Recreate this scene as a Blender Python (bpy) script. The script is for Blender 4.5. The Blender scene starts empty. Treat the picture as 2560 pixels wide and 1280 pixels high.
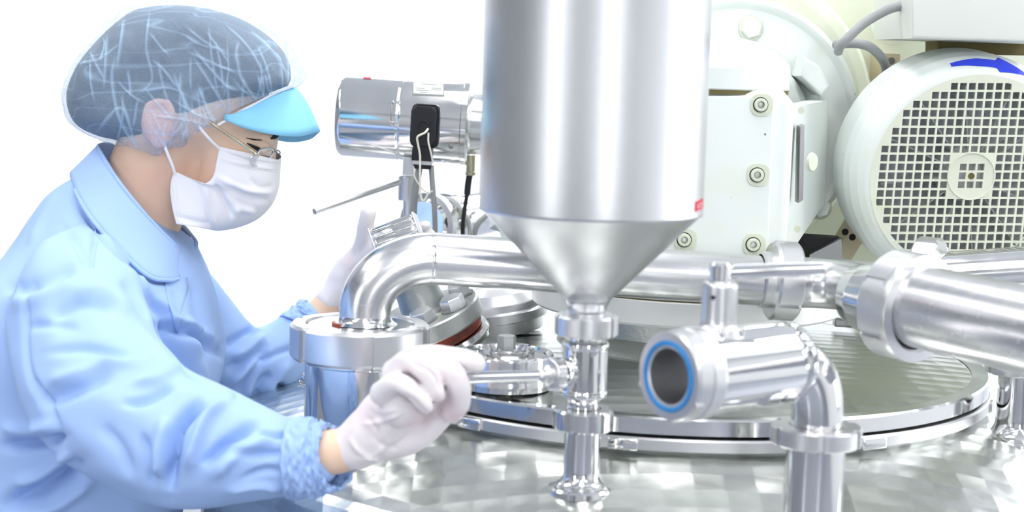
import bpy, bmesh, math, random
import numpy as np
from mathutils import Vector, Matrix, noise as mnoise
from mathutils.bvhtree import BVHTree

random.seed(7)
PI = math.pi
SC = bpy.context.scene
COL = SC.collection
# ------------------------------------------------------------------ camera
FPX, PITCH, ROLL, CAMH = 4100.0, math.radians(7.0), math.radians(1.7), 0.345
cF = Vector((0, math.cos(PITCH), -math.sin(PITCH)))
_r0 = Vector((1, 0, 0)); _u0 = Vector((0, math.sin(PITCH), math.cos(PITCH)))
cR = math.cos(ROLL) * _r0 + math.sin(ROLL) * _u0
cU = -math.sin(ROLL) * _r0 + math.cos(ROLL) * _u0
cC = Vector((0, 0, CAMH))
cam_d = bpy.data.cameras.new('camera'); cam = bpy.data.objects.new('camera', cam_d); COL.objects.link(cam)
cam.matrix_world = Matrix(((cR.x, cU.x, -cF.x, cC.x), (cR.y, cU.y, -cF.y, cC.y), (cR.z, cU.z, -cF.z, cC.z), (0, 0, 0, 1)))
cam_d.sensor_width = 36; cam_d.lens = FPX / 2560 * 36; cam_d.clip_start = 0.05
cam_d.dof.use_dof = True; cam_d.dof.focus_distance = 1.86; cam_d.dof.aperture_fstop = 4.6
SC.camera = cam

def ray(x, y): return cF + cR * ((x - 1280) / FPX) - cU * ((y - 640) / FPX)
def P(x, y, Y):                       # point seen at photo pixel (x, y), Y metres in front of the camera
    d = ray(x, y); return cC + d * (Y / d.y)
def PZ(x, y, z):                      # the same on a horizontal plane
    d = ray(x, y); return cC + d * ((z - CAMH) / d.z)
def pix(p):
    v = Vector(p) - cC; w = v.dot(cF); return 1280 + FPX * v.dot(cR) / w, 640 - FPX * v.dot(cU) / w
def S(px, Y): return px * Y / FPX     # pixel length to metres at depth Y

# ------------------------------------------------------------------ world, exposure
w = bpy.data.worlds.new('world'); SC.world = w; w.use_nodes = True
w.node_tree.nodes['Background'].inputs[0].default_value = (0.8, 0.9, 1, 1)
w.node_tree.nodes['Background'].inputs[1].default_value = 0.3
SC.view_settings.view_transform = 'Standard'; SC.view_settings.look = 'None'
SC.view_settings.exposure = 0.28; SC.view_settings.gamma = 1.0; SC.view_settings.use_curve_mapping = False
SC.cycles.use_denoising = True
SC.cycles.use_adaptive_sampling = True; SC.cycles.adaptive_threshold = .03
SC.cycles.max_bounces = 8; SC.cycles.diffuse_bounces = 3; SC.cycles.glossy_bounces = 5; SC.cycles.transparent_max_bounces = 12
SC.cycles.caustics_reflective = True; SC.cycles.blur_glossy = 1.0; SC.cycles.caustics_refractive = False
SC.cycles.sample_clamp_indirect = 6.0
LAMP = 6.8

# ------------------------------------------------------------------ materials
MATS = {}
def mat(name, col, rough=0.5, metal=0.0, **k):
    m = bpy.data.materials.new(name); m.use_nodes = True; nt = m.node_tree
    b = nt.nodes['Principled BSDF']
    b.inputs['Base Color'].default_value = (*col, 1); b.inputs['Roughness'].default_value = rough
    b.inputs['Metallic'].default_value = metal
    if 'spec' in k: b.inputs['Specular IOR Level'].default_value = k['spec']
    if 'sss' in k:
        b.inputs['Subsurface Weight'].default_value = k['sss']; b.inputs['Subsurface Radius'].default_value = k.get('sssr', (0.01, 0.004, 0.003)); b.inputs['Subsurface Scale'].default_value = 1
    if 'emit' in k:
        b.inputs['Emission Color'].default_value = (*k['ecol'], 1); b.inputs['Emission Strength'].default_value = k['emit']
    if 'aniso' in k: b.inputs['Anisotropic'].default_value = k['aniso']
    if 'coat' in k: b.inputs['Coat Weight'].default_value = k['coat']
    tc = nt.nodes.new('ShaderNodeTexCoord')
    def noise(scale, detail=3, sc3=(1, 1, 1)):
        mp = nt.nodes.new('ShaderNodeMapping'); mp.inputs['Scale'].default_value = sc3
        nt.links.new(tc.outputs['Object'], mp.inputs[0])
        n = nt.nodes.new('ShaderNodeTexNoise'); n.inputs['Scale'].default_value = scale; n.inputs['Detail'].default_value = detail
        nt.links.new(mp.outputs[0], n.inputs['Vector']); return n
    if 'vary' in k:                    # (scale, second colour, low, high[, stretch]) patches of another colour
        v = k['vary']; n = noise(v[0], 5, v[4] if len(v) > 4 else (1, 1, 1))
        rp = nt.nodes.new('ShaderNodeMapRange'); rp.inputs[1].default_value = v[2]; rp.inputs[2].default_value = v[3]
        nt.links.new(n.outputs['Fac'], rp.inputs[0])
        mx = nt.nodes.new('ShaderNodeMix'); mx.data_type = 'RGBA'
        mx.inputs[6].default_value = (*col, 1); mx.inputs[7].default_value = (*v[1], 1)
        nt.links.new(rp.outputs[0], mx.inputs[0]); nt.links.new(mx.outputs[2], b.inputs['Base Color'])
    if 'chips' in k:                   # small spots where the paint has come off
        n = noise(k['chips'], 2); rp = nt.nodes.new('ShaderNodeMapRange'); rp.inputs[1].default_value = .765; rp.inputs[2].default_value = .785
        nt.links.new(n.outputs['Fac'], rp.inputs[0]); src = b.inputs['Base Color'].links[0].from_socket
        mx = nt.nodes.new('ShaderNodeMix'); mx.data_type = 'RGBA'; mx.inputs[7].default_value = (.12, .10, .07, 1)
        nt.links.new(rp.outputs[0], mx.inputs[0]); nt.links.new(src, mx.inputs[6]); nt.links.new(mx.outputs[2], b.inputs['Base Color'])
    if 'bump' in k:                    # (scale, strength, distance[, stretch])
        v = k['bump']; n = noise(v[0], 4, v[3] if len(v) > 3 else (1, 1, 1))
        bp = nt.nodes.new('ShaderNodeBump'); bp.inputs['Strength'].default_value = v[1]; bp.inputs['Distance'].default_value = v[2]
        nt.links.new(n.outputs['Fac'], bp.inputs['Height']); nt.links.new(bp.outputs[0], b.inputs['Normal'])
    if 'rvary' in k:                   # (scale, lo, hi, stretch) uneven gloss
        v = k['rvary']; n = noise(v[0], 4, v[3] if len(v) > 3 else (1, 1, 1))
        rp = nt.nodes.new('ShaderNodeMapRange'); rp.inputs[1].default_value = .3; rp.inputs[2].default_value = .7
        rp.inputs[3].default_value = v[1]; rp.inputs[4].default_value = v[2]
        nt.links.new(n.outputs['Fac'], rp.inputs[0]); nt.links.new(rp.outputs[0], b.inputs['Roughness'])
    MATS[name] = m; return m

STEEL = (0.71, 0.71, 0.72)
mat('steel_brushed', (.66, .665, .68), .25, 1, aniso=.9)
_nt = MATS['steel_brushed'].node_tree; _tg = _nt.nodes.new('ShaderNodeTangent'); _tg.direction_type = 'RADIAL'; _tg.axis = 'Z'
_nt.links.new(_tg.outputs[0], _nt.nodes['Principled BSDF'].inputs['Tangent'])
mat('steel_pipe', STEEL, .25, 1, rvary=(14, .23, .28, (1, 9, 9)))
mat('steel_satin', (.73, .73, .74), .34, 1, bump=(200, .02, .001))
mat('steel_polished', (.80, .80, .80), .09, 1, rvary=(30, .06, .16))
mat('steel_mirror', (.82, .82, .82), .05, 1)
mat('steel_dark', (.36, .36, .36), .4, 1, bump=(90, .15, .001))
mat('steel_cast', (.55, .57, .55), .42, 1, bump=(160, .3, .002))
mat('base_paint', (.93, .94, .93), .35, 0, bump=(70, .05, .002))
mat('white_paint', (.82, .88, .85), .38, 0, spec=.5, chips=75, vary=(9, (.80, .85, .68), .60, .80), bump=(70, .06, .002))
mat('cream_paint', (.72, .76, .62), .4, 0, vary=(7, (.62, .66, .42), .56, .8), bump=(60, .08, .002))
mat('grille_paint', (.78, .81, .68), .42, 0, vary=(14, (.70, .70, .42), .62, .82))
mat('grey_box', (.74, .77, .72), .5, 0)
mat('grime_and_shade', (.16, .13, .05), .8, 0)
mat('black_rubber', (.012, .012, .016), .42, 0)
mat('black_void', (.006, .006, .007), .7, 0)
mat('grey_cable', (.33, .34, .35), .5, 0)
mat('white_wire', (.84, .82, .70), .5, 0)
mat('beige_plastic', (.66, .58, .40), .55, 0)
mat('blue_seal', (.03, .25, .62), .4, 0)
mat('blue_ink', (.03, .06, .75), .4, 0)
mat('red_gasket', (.40, .05, .02), .5, 0, vary=(30, (.16, .03, .02), .45, .6))
mat('red_tape', (.75, .03, .08), .5, 0)
mat('pale_label', (.80, .83, .80), .4, 0)
mat('label_print', (.25, .28, .28), .6, 0)
mat('fan_grey', (.70, .72, .74), .45, 0)
mat('fan_plate', (.50, .52, .56), .5, 0, vary=(12, (.75, .77, .8), .4, .7))
mat('skin', (.95, .68, .50), .5, 0, sss=.12, vary=(16, (.92, .60, .45), .45, .75), bump=(500, .06, .001))
mat('skin_rosy', (.80, .48, .42), .5, 0, sss=.12)
mat('hair', (.028, .026, .034), .5, 0, bump=(300, .5, .002, (1, 1, .1)))
mat('lash', (.015, .01, .01), .6, 0)
mat('eye_white', (.75, .74, .74), .15, 0)
mat('coat_blue', (.41, .59, .97), .75, 0, spec=.2, bump=(900, .1, .0006))
mat('coat_inner', (.22, .34, .80), .8, 0, spec=.2)
mat('mask_white', (.93, .92, .96), .8, 0, spec=.2, bump=(500, .06, .001))
mat('glove', (.94, .88, .90), .42, 0, spec=.35, sss=.15, sssr=(.006, .004, .004), vary=(22, (.90, .70, .73), .5, .85))
mat('visor', (.28, .66, .93), .6, 0, spec=.25, bump=(900, .35, .0006))
mat('gold_metal', (.55, .50, .36), .25, 1)
mat('wall_white', (.93, .94, .95), .7)
mat('wall_grey', (.30, .31, .33), .6)
mat('wall_pale', (.48, .49, .50), .6)
mat('wall_dark', (.20, .21, .24), .6)
mat('floor_resin', (.26, .28, .33), .35)
mat('ceiling_white', (.85, .86, .87), .7)
mat('lamp_frame', (.8, .8, .8), .4)
mat('lamp_diffuser', (1, 1, 1), .5, 0, emit=LAMP, ecol=(1.0, .99, .98))
mat('added_wall_wash', (1, 1, 1), .5, 0, emit=LAMP * 2.2, ecol=(.97, .99, 1.0))

# engine-turned lid: overlapping polishing swirls as fine relief
m = mat('steel_swirl', (.62, .64, .61), .24, 1); nt = m.node_tree; b = nt.nodes['Principled BSDF']
tc = nt.nodes.new('ShaderNodeTexCoord')
vo = nt.nodes.new('ShaderNodeTexVoronoi'); vo.inputs['Scale'].default_value = 34; vo.inputs['Randomness'].default_value = .12
nt.links.new(tc.outputs['Object'], vo.inputs['Vector'])
ns = nt.nodes.new('ShaderNodeTexNoise'); ns.inputs['Scale'].default_value = 9; ns.inputs['Detail'].default_value = 5
nt.links.new(tc.outputs['Object'], ns.inputs['Vector'])
ad = nt.nodes.new('ShaderNodeMath'); ad.operation = 'MULTIPLY_ADD'; ad.inputs[1].default_value = 1.1
nt.links.new(vo.outputs['Distance'], ad.inputs[0]); nt.links.new(ns.outputs['Fac'], ad.inputs[2])
bp = nt.nodes.new('ShaderNodeBump'); bp.inputs['Strength'].default_value = .16; bp.inputs['Distance'].default_value = .01
nt.links.new(ad.outputs[0], bp.inputs['Height']); nt.links.new(bp.outputs[0], b.inputs['Normal'])

# thin non-woven cloth: part of the light goes straight through between the fibres
def gauze(name, col, thin, thick, fib, attr=None):
    m = bpy.data.materials.new(name); m.use_nodes = True; nt = m.node_tree
    b = nt.nodes['Principled BSDF']; b.inputs['Base Color'].default_value = (*col, 1); b.inputs['Roughness'].default_value = .7
    b.inputs['Specular IOR Level'].default_value = .2
    tr = nt.nodes.new('ShaderNodeBsdfTransparent'); mx = nt.nodes.new('ShaderNodeMixShader')
    tc = nt.nodes.new('ShaderNodeTexCoord')
    n = nt.nodes.new('ShaderNodeTexNoise'); n.inputs['Scale'].default_value = fib; n.inputs['Detail'].default_value = 6; n.inputs['Roughness'].default_value = .75
    n.inputs['Distortion'].default_value = 1.5
    nt.links.new(tc.outputs['Object'], n.inputs['Vector'])
    rp = nt.nodes.new('ShaderNodeMapRange'); rp.inputs[1].default_value = .3; rp.inputs[2].default_value = .7
    rp.inputs[3].default_value = thin; rp.inputs[4].default_value = thick
    nt.links.new(n.outputs['Fac'], rp.inputs[0]); out = rp.outputs[0]
    if attr:
        n2 = nt.nodes.new('ShaderNodeTexNoise'); n2.inputs['Scale'].default_value = 16; n2.inputs['Detail'].default_value = 1.5; n2.inputs['Distortion'].default_value = .6
        mp = nt.nodes.new('ShaderNodeMapping'); mp.inputs['Rotation'].default_value = (0, -.7, 0); mp.inputs['Scale'].default_value = (.3, 1, 2.0)
        nt.links.new(tc.outputs['Object'], mp.inputs[0]); nt.links.new(mp.outputs[0], n2.inputs['Vector'])
        sb = nt.nodes.new('ShaderNodeMath'); sb.operation = 'SUBTRACT'; sb.inputs[1].default_value = .5; nt.links.new(n2.outputs['Fac'], sb.inputs[0])
        ab = nt.nodes.new('ShaderNodeMath'); ab.operation = 'ABSOLUTE'; nt.links.new(sb.outputs[0], ab.inputs[0])
        r2 = nt.nodes.new('ShaderNodeMapRange'); r2.inputs[1].default_value = 0; r2.inputs[2].default_value = .022; r2.inputs[3].default_value = .15; r2.inputs[4].default_value = 0
        nt.links.new(ab.outputs[0], r2.inputs[0])
        a3 = nt.nodes.new('ShaderNodeMath'); a3.operation = 'ADD'; nt.links.new(out, a3.inputs[0]); nt.links.new(r2.outputs[0], a3.inputs[1]); out = a3.outputs[0]
        at = nt.nodes.new('ShaderNodeAttribute'); at.attribute_name = attr
        a = nt.nodes.new('ShaderNodeMath'); a.operation = 'ADD'; a.use_clamp = True
        nt.links.new(out, a.inputs[0]); nt.links.new(at.outputs['Fac'], a.inputs[1]); out = a.outputs[0]
    nt.links.new(out, mx.inputs[0]); nt.links.new(tr.outputs[0], mx.inputs[1]); nt.links.new(b.outputs[0], mx.inputs[2])
    nt.links.new(mx.outputs[0], nt.nodes['Material Output'].inputs[0])
    MATS[name] = m
gauze('cap_gauze', (.56, .76, 1.0), .20, .42, 800, 'layer')
m = bpy.data.materials.new('lens_glass'); m.use_nodes = True; nt = m.node_tree
g = nt.nodes.new('ShaderNodeBsdfGlossy'); g.inputs[1].default_value = .03; tr = nt.nodes.new('ShaderNodeBsdfTransparent')
mx = nt.nodes.new('ShaderNodeMixShader'); mx.inputs[0].default_value = .3
nt.links.new(tr.outputs[0], mx.inputs[1]); nt.links.new(g.outputs[0], mx.inputs[2]); nt.links.new(mx.outputs[0], nt.nodes['Material Output'].inputs[0])
MATS['lens_glass'] = m

# ------------------------------------------------------------------ object helpers
ORG = {}
def thing(name, label, cat, loc, group=None):
    o = bpy.data.objects.new(name, None); COL.objects.link(o); o.empty_display_size = .02
    o.location = loc; ORG[o] = Vector(loc); o['label'] = label; o['category'] = cat
    if group: o['group'] = group
    return o
def obj(name, bm, m, parent=None, sharp=38, label=None, cat=None, kind=None, loc=None):
    """link a bmesh built in world coordinates as one mesh object"""
    me = bpy.data.meshes.new(name)
    if isinstance(bm, bmesh.types.BMesh):
        bmesh.ops.recalc_face_normals(bm, faces=bm.faces[:]) if getattr(bm, 'faces', None) else None
        bm.to_mesh(me); bm.free()
    else:
        me = bm; me.name = name
    o = bpy.data.objects.new(name, me); COL.objects.link(o)
    org = ORG[parent] if parent is not None else (Vector(loc) if loc is not None else Vector((0, 0, 0)))
    if org.length > 0: me.transform(Matrix.Translation(-org))
    if parent is not None: o.parent = parent
    else: o.location = org
    ORG[o] = org
    me.materials.append(MATS[m]) if isinstance(m, str) else None
    me.shade_smooth()
    if sharp: me.set_sharp_from_angle(angle=math.radians(sharp))
    if label: o['label'] = label
    if cat: o['category'] = cat
    if kind: o['kind'] = kind
    return o

def frame(d, up=None):
    d = Vector(d).normalized()
    up = Vector(up) if up is not None else (Vector((0, 0, 1)) if abs(d.z) < .9 else Vector((0, 1, 0)))
    x = up.cross(d).normalized(); y = d.cross(x); return x, y, d

def lathe(bm, o, d, prof, n=48, close=False):
    """revolve (radius, height) pairs about the axis d through o"""
    o = Vector(o); x, y, d = frame(d); rings = []; full = []
    for (ra, ha), (rb_, hb2) in zip(prof, prof[1:]):            # support rings keep long flats crisp
        full.append((ra, ha)); L_ = math.hypot(rb_ - ra, hb2 - ha)
        if L_ > .006:
            for q in (.0012 / L_, 1 - .0012 / L_): full.append((ra + (rb_ - ra) * q, ha + (hb2 - ha) * q))
    full.append(prof[-1])
    for r, h in full:
        if r < 1e-6: rings.append([bm.verts.new(o + d * h)])
        else: rings.append([bm.verts.new(o + d * h + (x * math.cos(2 * PI * i / n) + y * math.sin(2 * PI * i / n)) * r) for i in range(n)])
    pairs = list(zip(rings, rings[1:]))
    if close: pairs.append((rings[-1], rings[0]))
    for a, c in pairs:
        for i in range(n):
            j = (i + 1) % n
            if len(a) == 1 and len(c) == 1: continue
            if len(a) == 1: bm.faces.new((a[0], c[i], c[j]))
            elif len(c) == 1: bm.faces.new((a[i], a[j], c[0]))
            else: bm.faces.new((a[i], a[j], c[j], c[i]))
    return bm
def LA(o, d, prof, n=48, close=False): return lathe(bmesh.new(), o, d, prof, n, close)

def spline(pts, n=8):
    """Catmull-Rom through points given as tuples of any length"""
    A = [np.array(p, float) for p in pts]; A = [2 * A[0] - A[1]] + A + [2 * A[-1] - A[-2]]; out = []
    for i in range(1, len(A) - 2):
        p0, p1, p2, p3 = A[i - 1:i + 3]
        for k in range(n):
            t = k / n
            out.append(.5 * ((2 * p1) + (-p0 + p2) * t + (2 * p0 - 5 * p1 + 4 * p2 - p3) * t * t + (-p0 + 3 * p1 - 3 * p2 + p3) * t ** 3))
    out.append(A[-2]); return out

def tube(bm, pts, rad, n=16, caps=True):
    pts = [Vector(p) for p in pts]; N = len(pts)
    rad = rad if hasattr(rad, '__len__') else [rad] * N
    tans = [(pts[min(i + 1, N - 1)] - pts[max(i - 1, 0)]).normalized() for i in range(N)]
    x, y, _ = frame(tans[0]); rings = []
    for i in range(N):
        t = tans[i]; x = (x - t * x.dot(t)).normalized(); y = t.cross(x)
        rings.append([bm.verts.new(pts[i] + (x * math.cos(2 * PI * k / n) + y * math.sin(2 * PI * k / n)) * rad[i]) for k in range(n)])
    for a, c in zip(rings, rings[1:]):
        for k in range(n):
            bm.faces.new((a[k], a[(k + 1) % n], c[(k + 1) % n], c[k]))
    if caps:
        bm.faces.new(rings[0][::-1]); bm.faces.new(rings[-1])
    return bm
def TU(pts, rad, n=16): return tube(bmesh.new(), pts, rad, n)
def TP(px, rad, n=12, sub=8):          # tube through (x, y, Y) photo points
    return TU([P(*q) for q in spline(px, sub)], rad, n)

def prism(bm, outline, o, x, y, d, h):
    """extrude a 2D outline (in axes x, y about o) by h along d"""
    a = [bm.verts.new(o + x * u + y * v) for u, v in outline]; c = [bm.verts.new(o + x * u + y * v + d * h) for u, v in outline]
    bm.faces.new(a[::-1]); bm.faces.new(c); n = len(a)
    for i in range(n): bm.faces.new((a[i], a[(i + 1) % n], c[(i + 1) % n], c[i]))
    return bm
def rrect(w, h, r, n=5):
    out = []
    for cx, cy, a0 in ((w / 2 - r, h / 2 - r, 0), (-w / 2 + r, h / 2 - r, 90), (-w / 2 + r, -h / 2 + r, 180), (w / 2 - r, -h / 2 + r, 270)):
        for k in range(n + 1):
            a = math.radians(a0 + 90 * k / n); out.append((cx + r * math.cos(a), cy + r * math.sin(a)))
    return out
def box(bm, c, s, rot=None, bev=0.0):
    r = bmesh.ops.create_cube(bm, size=1); vs = r['verts']
    M = Matrix.Translation(Vector(c)) @ (rot.to_4x4() if rot is not None else Matrix()) @ Matrix.Diagonal((*s, 1))
    bmesh.ops.transform(bm, matrix=M, verts=vs)
    if bev:
        es = list({e for v in vs for e in v.link_edges}); bmesh.ops.bevel(bm, geom=es, offset=bev, segments=3, affect='EDGES', profile=.5)
    return bm
def BX(c, s, rot=None, bev=0.0): return box(bmesh.new(), c, s, rot, bev)
def fillet(r0, r1, h, z):              # weld fillet flaring from a pipe to the plate
    return [(r0, z + h + .002)] + [(r1 - (r1 - r0) * math.sin(a), z + h - h * math.cos(a) ) for a in np.linspace(PI / 2, 0, 12)] + [(r1 + .002, z - .002), (r1 + .0025, z - .008)]
def hexbolt(o, d, r, h, chamfer=.12, spin=0):
    bm = bmesh.new(); x, y, d = frame(d); o = Vector(o)
    def ring(rr, hh, k=6): return [bm.verts.new(o + d * hh + (x * math.cos(spin + 2 * PI * i / k) + y * math.sin(spin + 2 * PI * i / k)) * rr) for i in range(k)]
    a, c, e = ring(r, 0), ring(r, h * (1 - chamfer)), ring(r * .9, h)
    for p, q in ((a, c), (c, e)):
        for i in range(6): bm.faces.new((p[i], p[(i + 1) % 6], q[(i + 1) % 6], q[i]))
    bm.faces.new(e); bm.faces.new(a[::-1]); return bm
def slot_nut(o, d, R, h, r_in, slots=6, sw=.16, depth=.1, spin=0.0, bev=.10):
    """round union nut with spanner slots cut in its rim, open in the middle"""
    bm = bmesh.new(); x, y, d = frame(d); o = Vector(o); ang = []
    per = 2 * PI / slots
    for s in range(slots):
        a0 = spin + s * per
        ang += [(a0 - sw / 2 * per, 1), (a0 - sw / 2 * per + 1e-3, 0), (a0, 0), (a0 + sw / 2 * per - 1e-3, 0), (a0 + sw / 2 * per, 1)]
        m_ = 7
        for k in range(1, m_): ang.append((a0 + per * (sw / 2 + (1 - sw) * k / m_), 1))
    n = len(ang); b_ = bev * h
    def ring(f, hh): return [bm.verts.new(o + d * hh + (x * math.cos(a) + y * math.sin(a)) * f(g)) for a, g in ang]
    out = lambda g: R if g else R * (1 - depth)
    rs = [ring(lambda g: r_in, 0), ring(lambda g: out(g) - b_, 0), ring(out, b_), ring(out, h - b_), ring(lambda g: out(g) - b_, h), ring(lambda g: r_in, h)]
    for a, c in zip(rs, rs[1:] + rs[:1]):
        for i in range(n): bm.faces.new((a[i], a[(i + 1) % n], c[(i + 1) % n], c[i]))
    return bm

def remeshed(bm, voxel, smooth=6, fac=.5):
    """weld overlapping closed shapes into one skin"""
    me = bpy.data.meshes.new('tmp'); bm.to_mesh(me); bm.free()
    o = bpy.data.objects.new('tmp', me); COL.objects.link(o)
    r = o.modifiers.new('r', 'REMESH'); r.mode = 'VOXEL'; r.voxel_size = voxel
    if smooth:
        s = o.modifiers.new('s', 'SMOOTH'); s.iterations = smooth; s.factor = fac
    dg = bpy.context.evaluated_depsgraph_get(); dg.update()
    res = bpy.data.meshes.new_from_object(o.evaluated_get(dg))
    bpy.data.objects.remove(o); bpy.data.meshes.remove(me); return res
def ball(bm, c, r, sub=2, rot=None):
    r = r if hasattr(r, '__len__') else (r, r, r)
    q = bmesh.ops.create_icosphere(bm, subdivisions=sub, radius=1)
    M = Matrix.Translation(Vector(c)) @ (rot.to_4x4() if rot is not None else Matrix()) @ Matrix.Diagonal((*r, 1))
    bmesh.ops.transform(bm, matrix=M, verts=q['verts'])
def chain(bm, sts, n=6, sub=2):
    """balls along a spline of (x, y, Y, radius in px)"""
    for x, y, Y, r in spline(sts, n): ball(bm, P(x, y, Y), S(r, Y), sub)

def fold(me, lines, attr=None, facing=True, maxd=None, sw=1.0, sa=1.0):
    """press creases and ridges into cloth: lines = (photo polyline, half width px, height m)"""
    n = len(me.vertices); co = np.empty(n * 3); me.vertices.foreach_get('co', co); co = co.reshape(-1, 3)
    no = np.empty(n * 3); me.vertex_normals.foreach_get('vector', no); no = no.reshape(-1, 3)
    v = co - np.array(cC); wv = v @ np.array(cF); px = 1280 + FPX * (v @ np.array(cR)) / wv; py = 640 - FPX * (v @ np.array(cU)) / wv
    face = -(no * v).sum(1) / np.linalg.norm(v, axis=1)
    wgt = np.clip(face * 3, 0, 1) if facing else np.ones(n)
    if maxd is not None: wgt = wgt * (co[:, 1] < maxd)
    disp = np.zeros(n); lay = np.zeros(n)
    for pl, hw, amp in lines:
        hw, amp = hw * sw, amp * sa; q = np.array(spline(pl, 6) if len(pl) > 2 else pl, float)[:, :2]
        seg = np.linalg.norm(np.diff(q, axis=0), axis=1); tot = seg.sum(); acc = 0
        best = np.full(n, 1e9); tt = np.zeros(n)
        for a, c, L in zip(q[:-1], q[1:], seg):
            if L < 1e-6: continue
            e = (c - a) / L; s = np.clip((px - a[0]) * e[0] + (py - a[1]) * e[1], 0, L)
            dd = np.hypot(px - a[0] - e[0] * s, py - a[1] - e[1] * s)
            u = dd < best; best = np.where(u, dd, best); tt = np.where(u, (acc + s) / tot, tt); acc += L
        taper = np.clip(np.sin(np.clip(tt, 0.02, .98) * PI) * 1.6, 0, 1)
        g = np.exp(-(best / hw) ** 2) * taper
        disp += amp * g * wgt; lay += np.abs(g) * (amp > 0)
    co = co + no * disp[:, None]; me.vertices.foreach_set('co', co.ravel()); me.update()
    if attr:
        a = me.attributes.new(attr, 'FLOAT', 'POINT'); a.data.foreach_set('value', np.clip(lay, 0, 1) * .26)

def ruffle(me, amp, scale, seed=0):
    off = Vector((seed * 3.1, seed * 1.7, seed))
    ns = [v.normal.copy() for v in me.vertices]
    for v, nn in zip(me.vertices, ns): v.co += nn * amp * mnoise.noise(v.co * scale + off)
    me.update()

# ================================================================== the room
def struct(name, c, s, m):
    o = obj(name, BX(c, s), m, loc=(c[0], c[1], c[2] - s[2] / 2)); o['kind'] = 'structure'; return o
FZ, CZ = -0.95, 1.75
struct('floor', (0, 1, FZ - .05), (7, 9, .1), 'floor_resin')
struct('ceiling', (0, 1, CZ + .05), (7, 9, .1), 'ceiling_white')
struct('wall_back', (0, 5.55, .4), (7, .1, 2.7), 'wall_white')
struct('wall_left', (-3.55, 1, .4), (.1, 9, 2.7), 'wall_grey')
struct('wall_right', (3.55, 1, .4), (.1, 9, 2.7), 'wall_white')
struct('wall_front', (0, -3.55, .4), (7, .1, 2.7), 'wall_pale')
for i, x in enumerate((-2.2, 2.1)):  # unseen dark doors, added so the steel reflects dark streaks
    o = obj('added_door_%d' % (i + 1), BX((x, -3.47, FZ + 1.05), (1.0, .06, 2.1), None, .01), 'wall_dark', loc=(x, -3.47, FZ)); o['kind'] = 'structure'
mat('added_glow_pane', (1, 1, 1), .5, 0, emit=6.5, ecol=(.96, .985, 1.0))
def added_window(i, c, s, ax):  # unseen glowing windows, added for bright streaks in the steel and front fill
    bm = bmesh.new(); e = Vector((1, 0, 0)) if ax == 'x' else Vector((0, 1, 0)); t_ = .05
    def seg(o_, L_, up): box(bm, Vector(c) + o_, ((L_ if ax == 'x' else t_), (t_ if ax == 'x' else L_), .05) if not up else (.05, .05, L_))
    for q in (-1, 1): seg(e * q * s[0] / 2, s[1], True); seg(Vector((0, 0, q * s[1] / 2)), s[0] + .05, False)
    o = obj('added_window_%d' % i, bm, 'lamp_frame', loc=(c[0], c[1], c[2] - s[1] / 2)); o['kind'] = 'structure'
    obj('pane', BX(c, (s[0], .01, s[1]) if ax == 'x' else (.01, s[0], s[1])), 'added_glow_pane', o)
added_window(1, (1.15, -3.47, .55), (.55, 1.9), 'x')
added_window(2, (-3.47, -2.3, .55), (.8, 1.9), 'y')
added_window(3, (3.47, 1.9, .55), (.9, 1.9), 'y')
def ceiling_light(x, y, sx, sy, m, label):
    t = thing('ceiling_light', label, 'lamp', (x, y, CZ), 'ceiling lights of the clean room')
    bm = bmesh.new()
    for a, c in (((-1, 0), (.03, sy)), ((1, 0), (.03, sy)), ((0, -1), (sx, .03)), ((0, 1), (sx, .03))):
        box(bm, (x + a[0] * sx / 2, y + a[1] * sy / 2, CZ - .025), (*c, .05))
    obj('frame', bm, 'lamp_frame', t)
    obj('diffuser', BX((x, y, CZ - .03), (sx - .03, sy - .03, .012)), m, t)
for x in (-1.6, 0.1, 1.8):
    for y in (-1.9, 0.0, 1.75):
        ceiling_light(x, y, .55, 1.25, 'lamp_diffuser', 'white ceiling light panel above the machine room')
for x in (-2.4, -.8, .8, 2.4):  # unseen row of strong panels, added to overexpose the back wall
    ceiling_light(x, 4.6, 1.3, .5, 'added_wall_wash', 'added bright panel that overexposes the white back wall')

# ================================================================== tank with lid
TC = Vector((.19, 1.917, 0)); TR = .366
def dome_z(r): return -.036 - .33 * max(0, r * r - .36 * .36)
def dome_at(x, y): return dome_z(math.hypot(x - TC.x, y - TC.y))
tank = thing('steel_tank', 'large polished steel mixing tank with a flat bolted lid', 'tank', (TC.x, TC.y, FZ))
pr = [(.30, -.04)] + [(r, dome_z(r)) for r in np.linspace(.33, .5, 14)]
zr = dome_z(.5)
pr += [(.5 + .045 * math.sin(a), zr - .05 + .05 * math.cos(a) - .012 * math.sin(a)) for a in np.linspace(.35, PI / 2, 7)]
pr += [(.545, -.75), (.45, -.86), (.30, -.90)]
obj('tank_shell', LA((TC.x, TC.y, 0), (0, 0, 1), pr, 128), 'steel_swirl', tank, 50)
for k in range(4):
    a = PI / 4 + k * PI / 2; q = (TC.x + .42 * math.cos(a), TC.y + .42 * math.sin(a))
    obj('foot', LA((*q, FZ), (0, 0, 1), [(0, 0), (.04, 0), (.04, .01), (.025, .02), (.025, .13), (0, .13)], 16), 'steel_satin', tank)
obj('lid_plate', LA(TC, (0, 0, 1), [(0, .012)] + [(r, .012 - .014 * (r / TR) ** 2) for r in np.linspace(.02, TR - .012, 24)] + [(TR - .004, .0), (TR - .003, -.006)], 128), 'steel_swirl', tank, 50)
obj('lid_flange', LA(TC, (0, 0, 1), [(TR - .02, .0), (TR - .002, .001), (TR, -.001), (TR, -.0155), (TR - .004, -.017), (TR - .02, -.017)], 160), 'steel_polished', tank)
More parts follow.
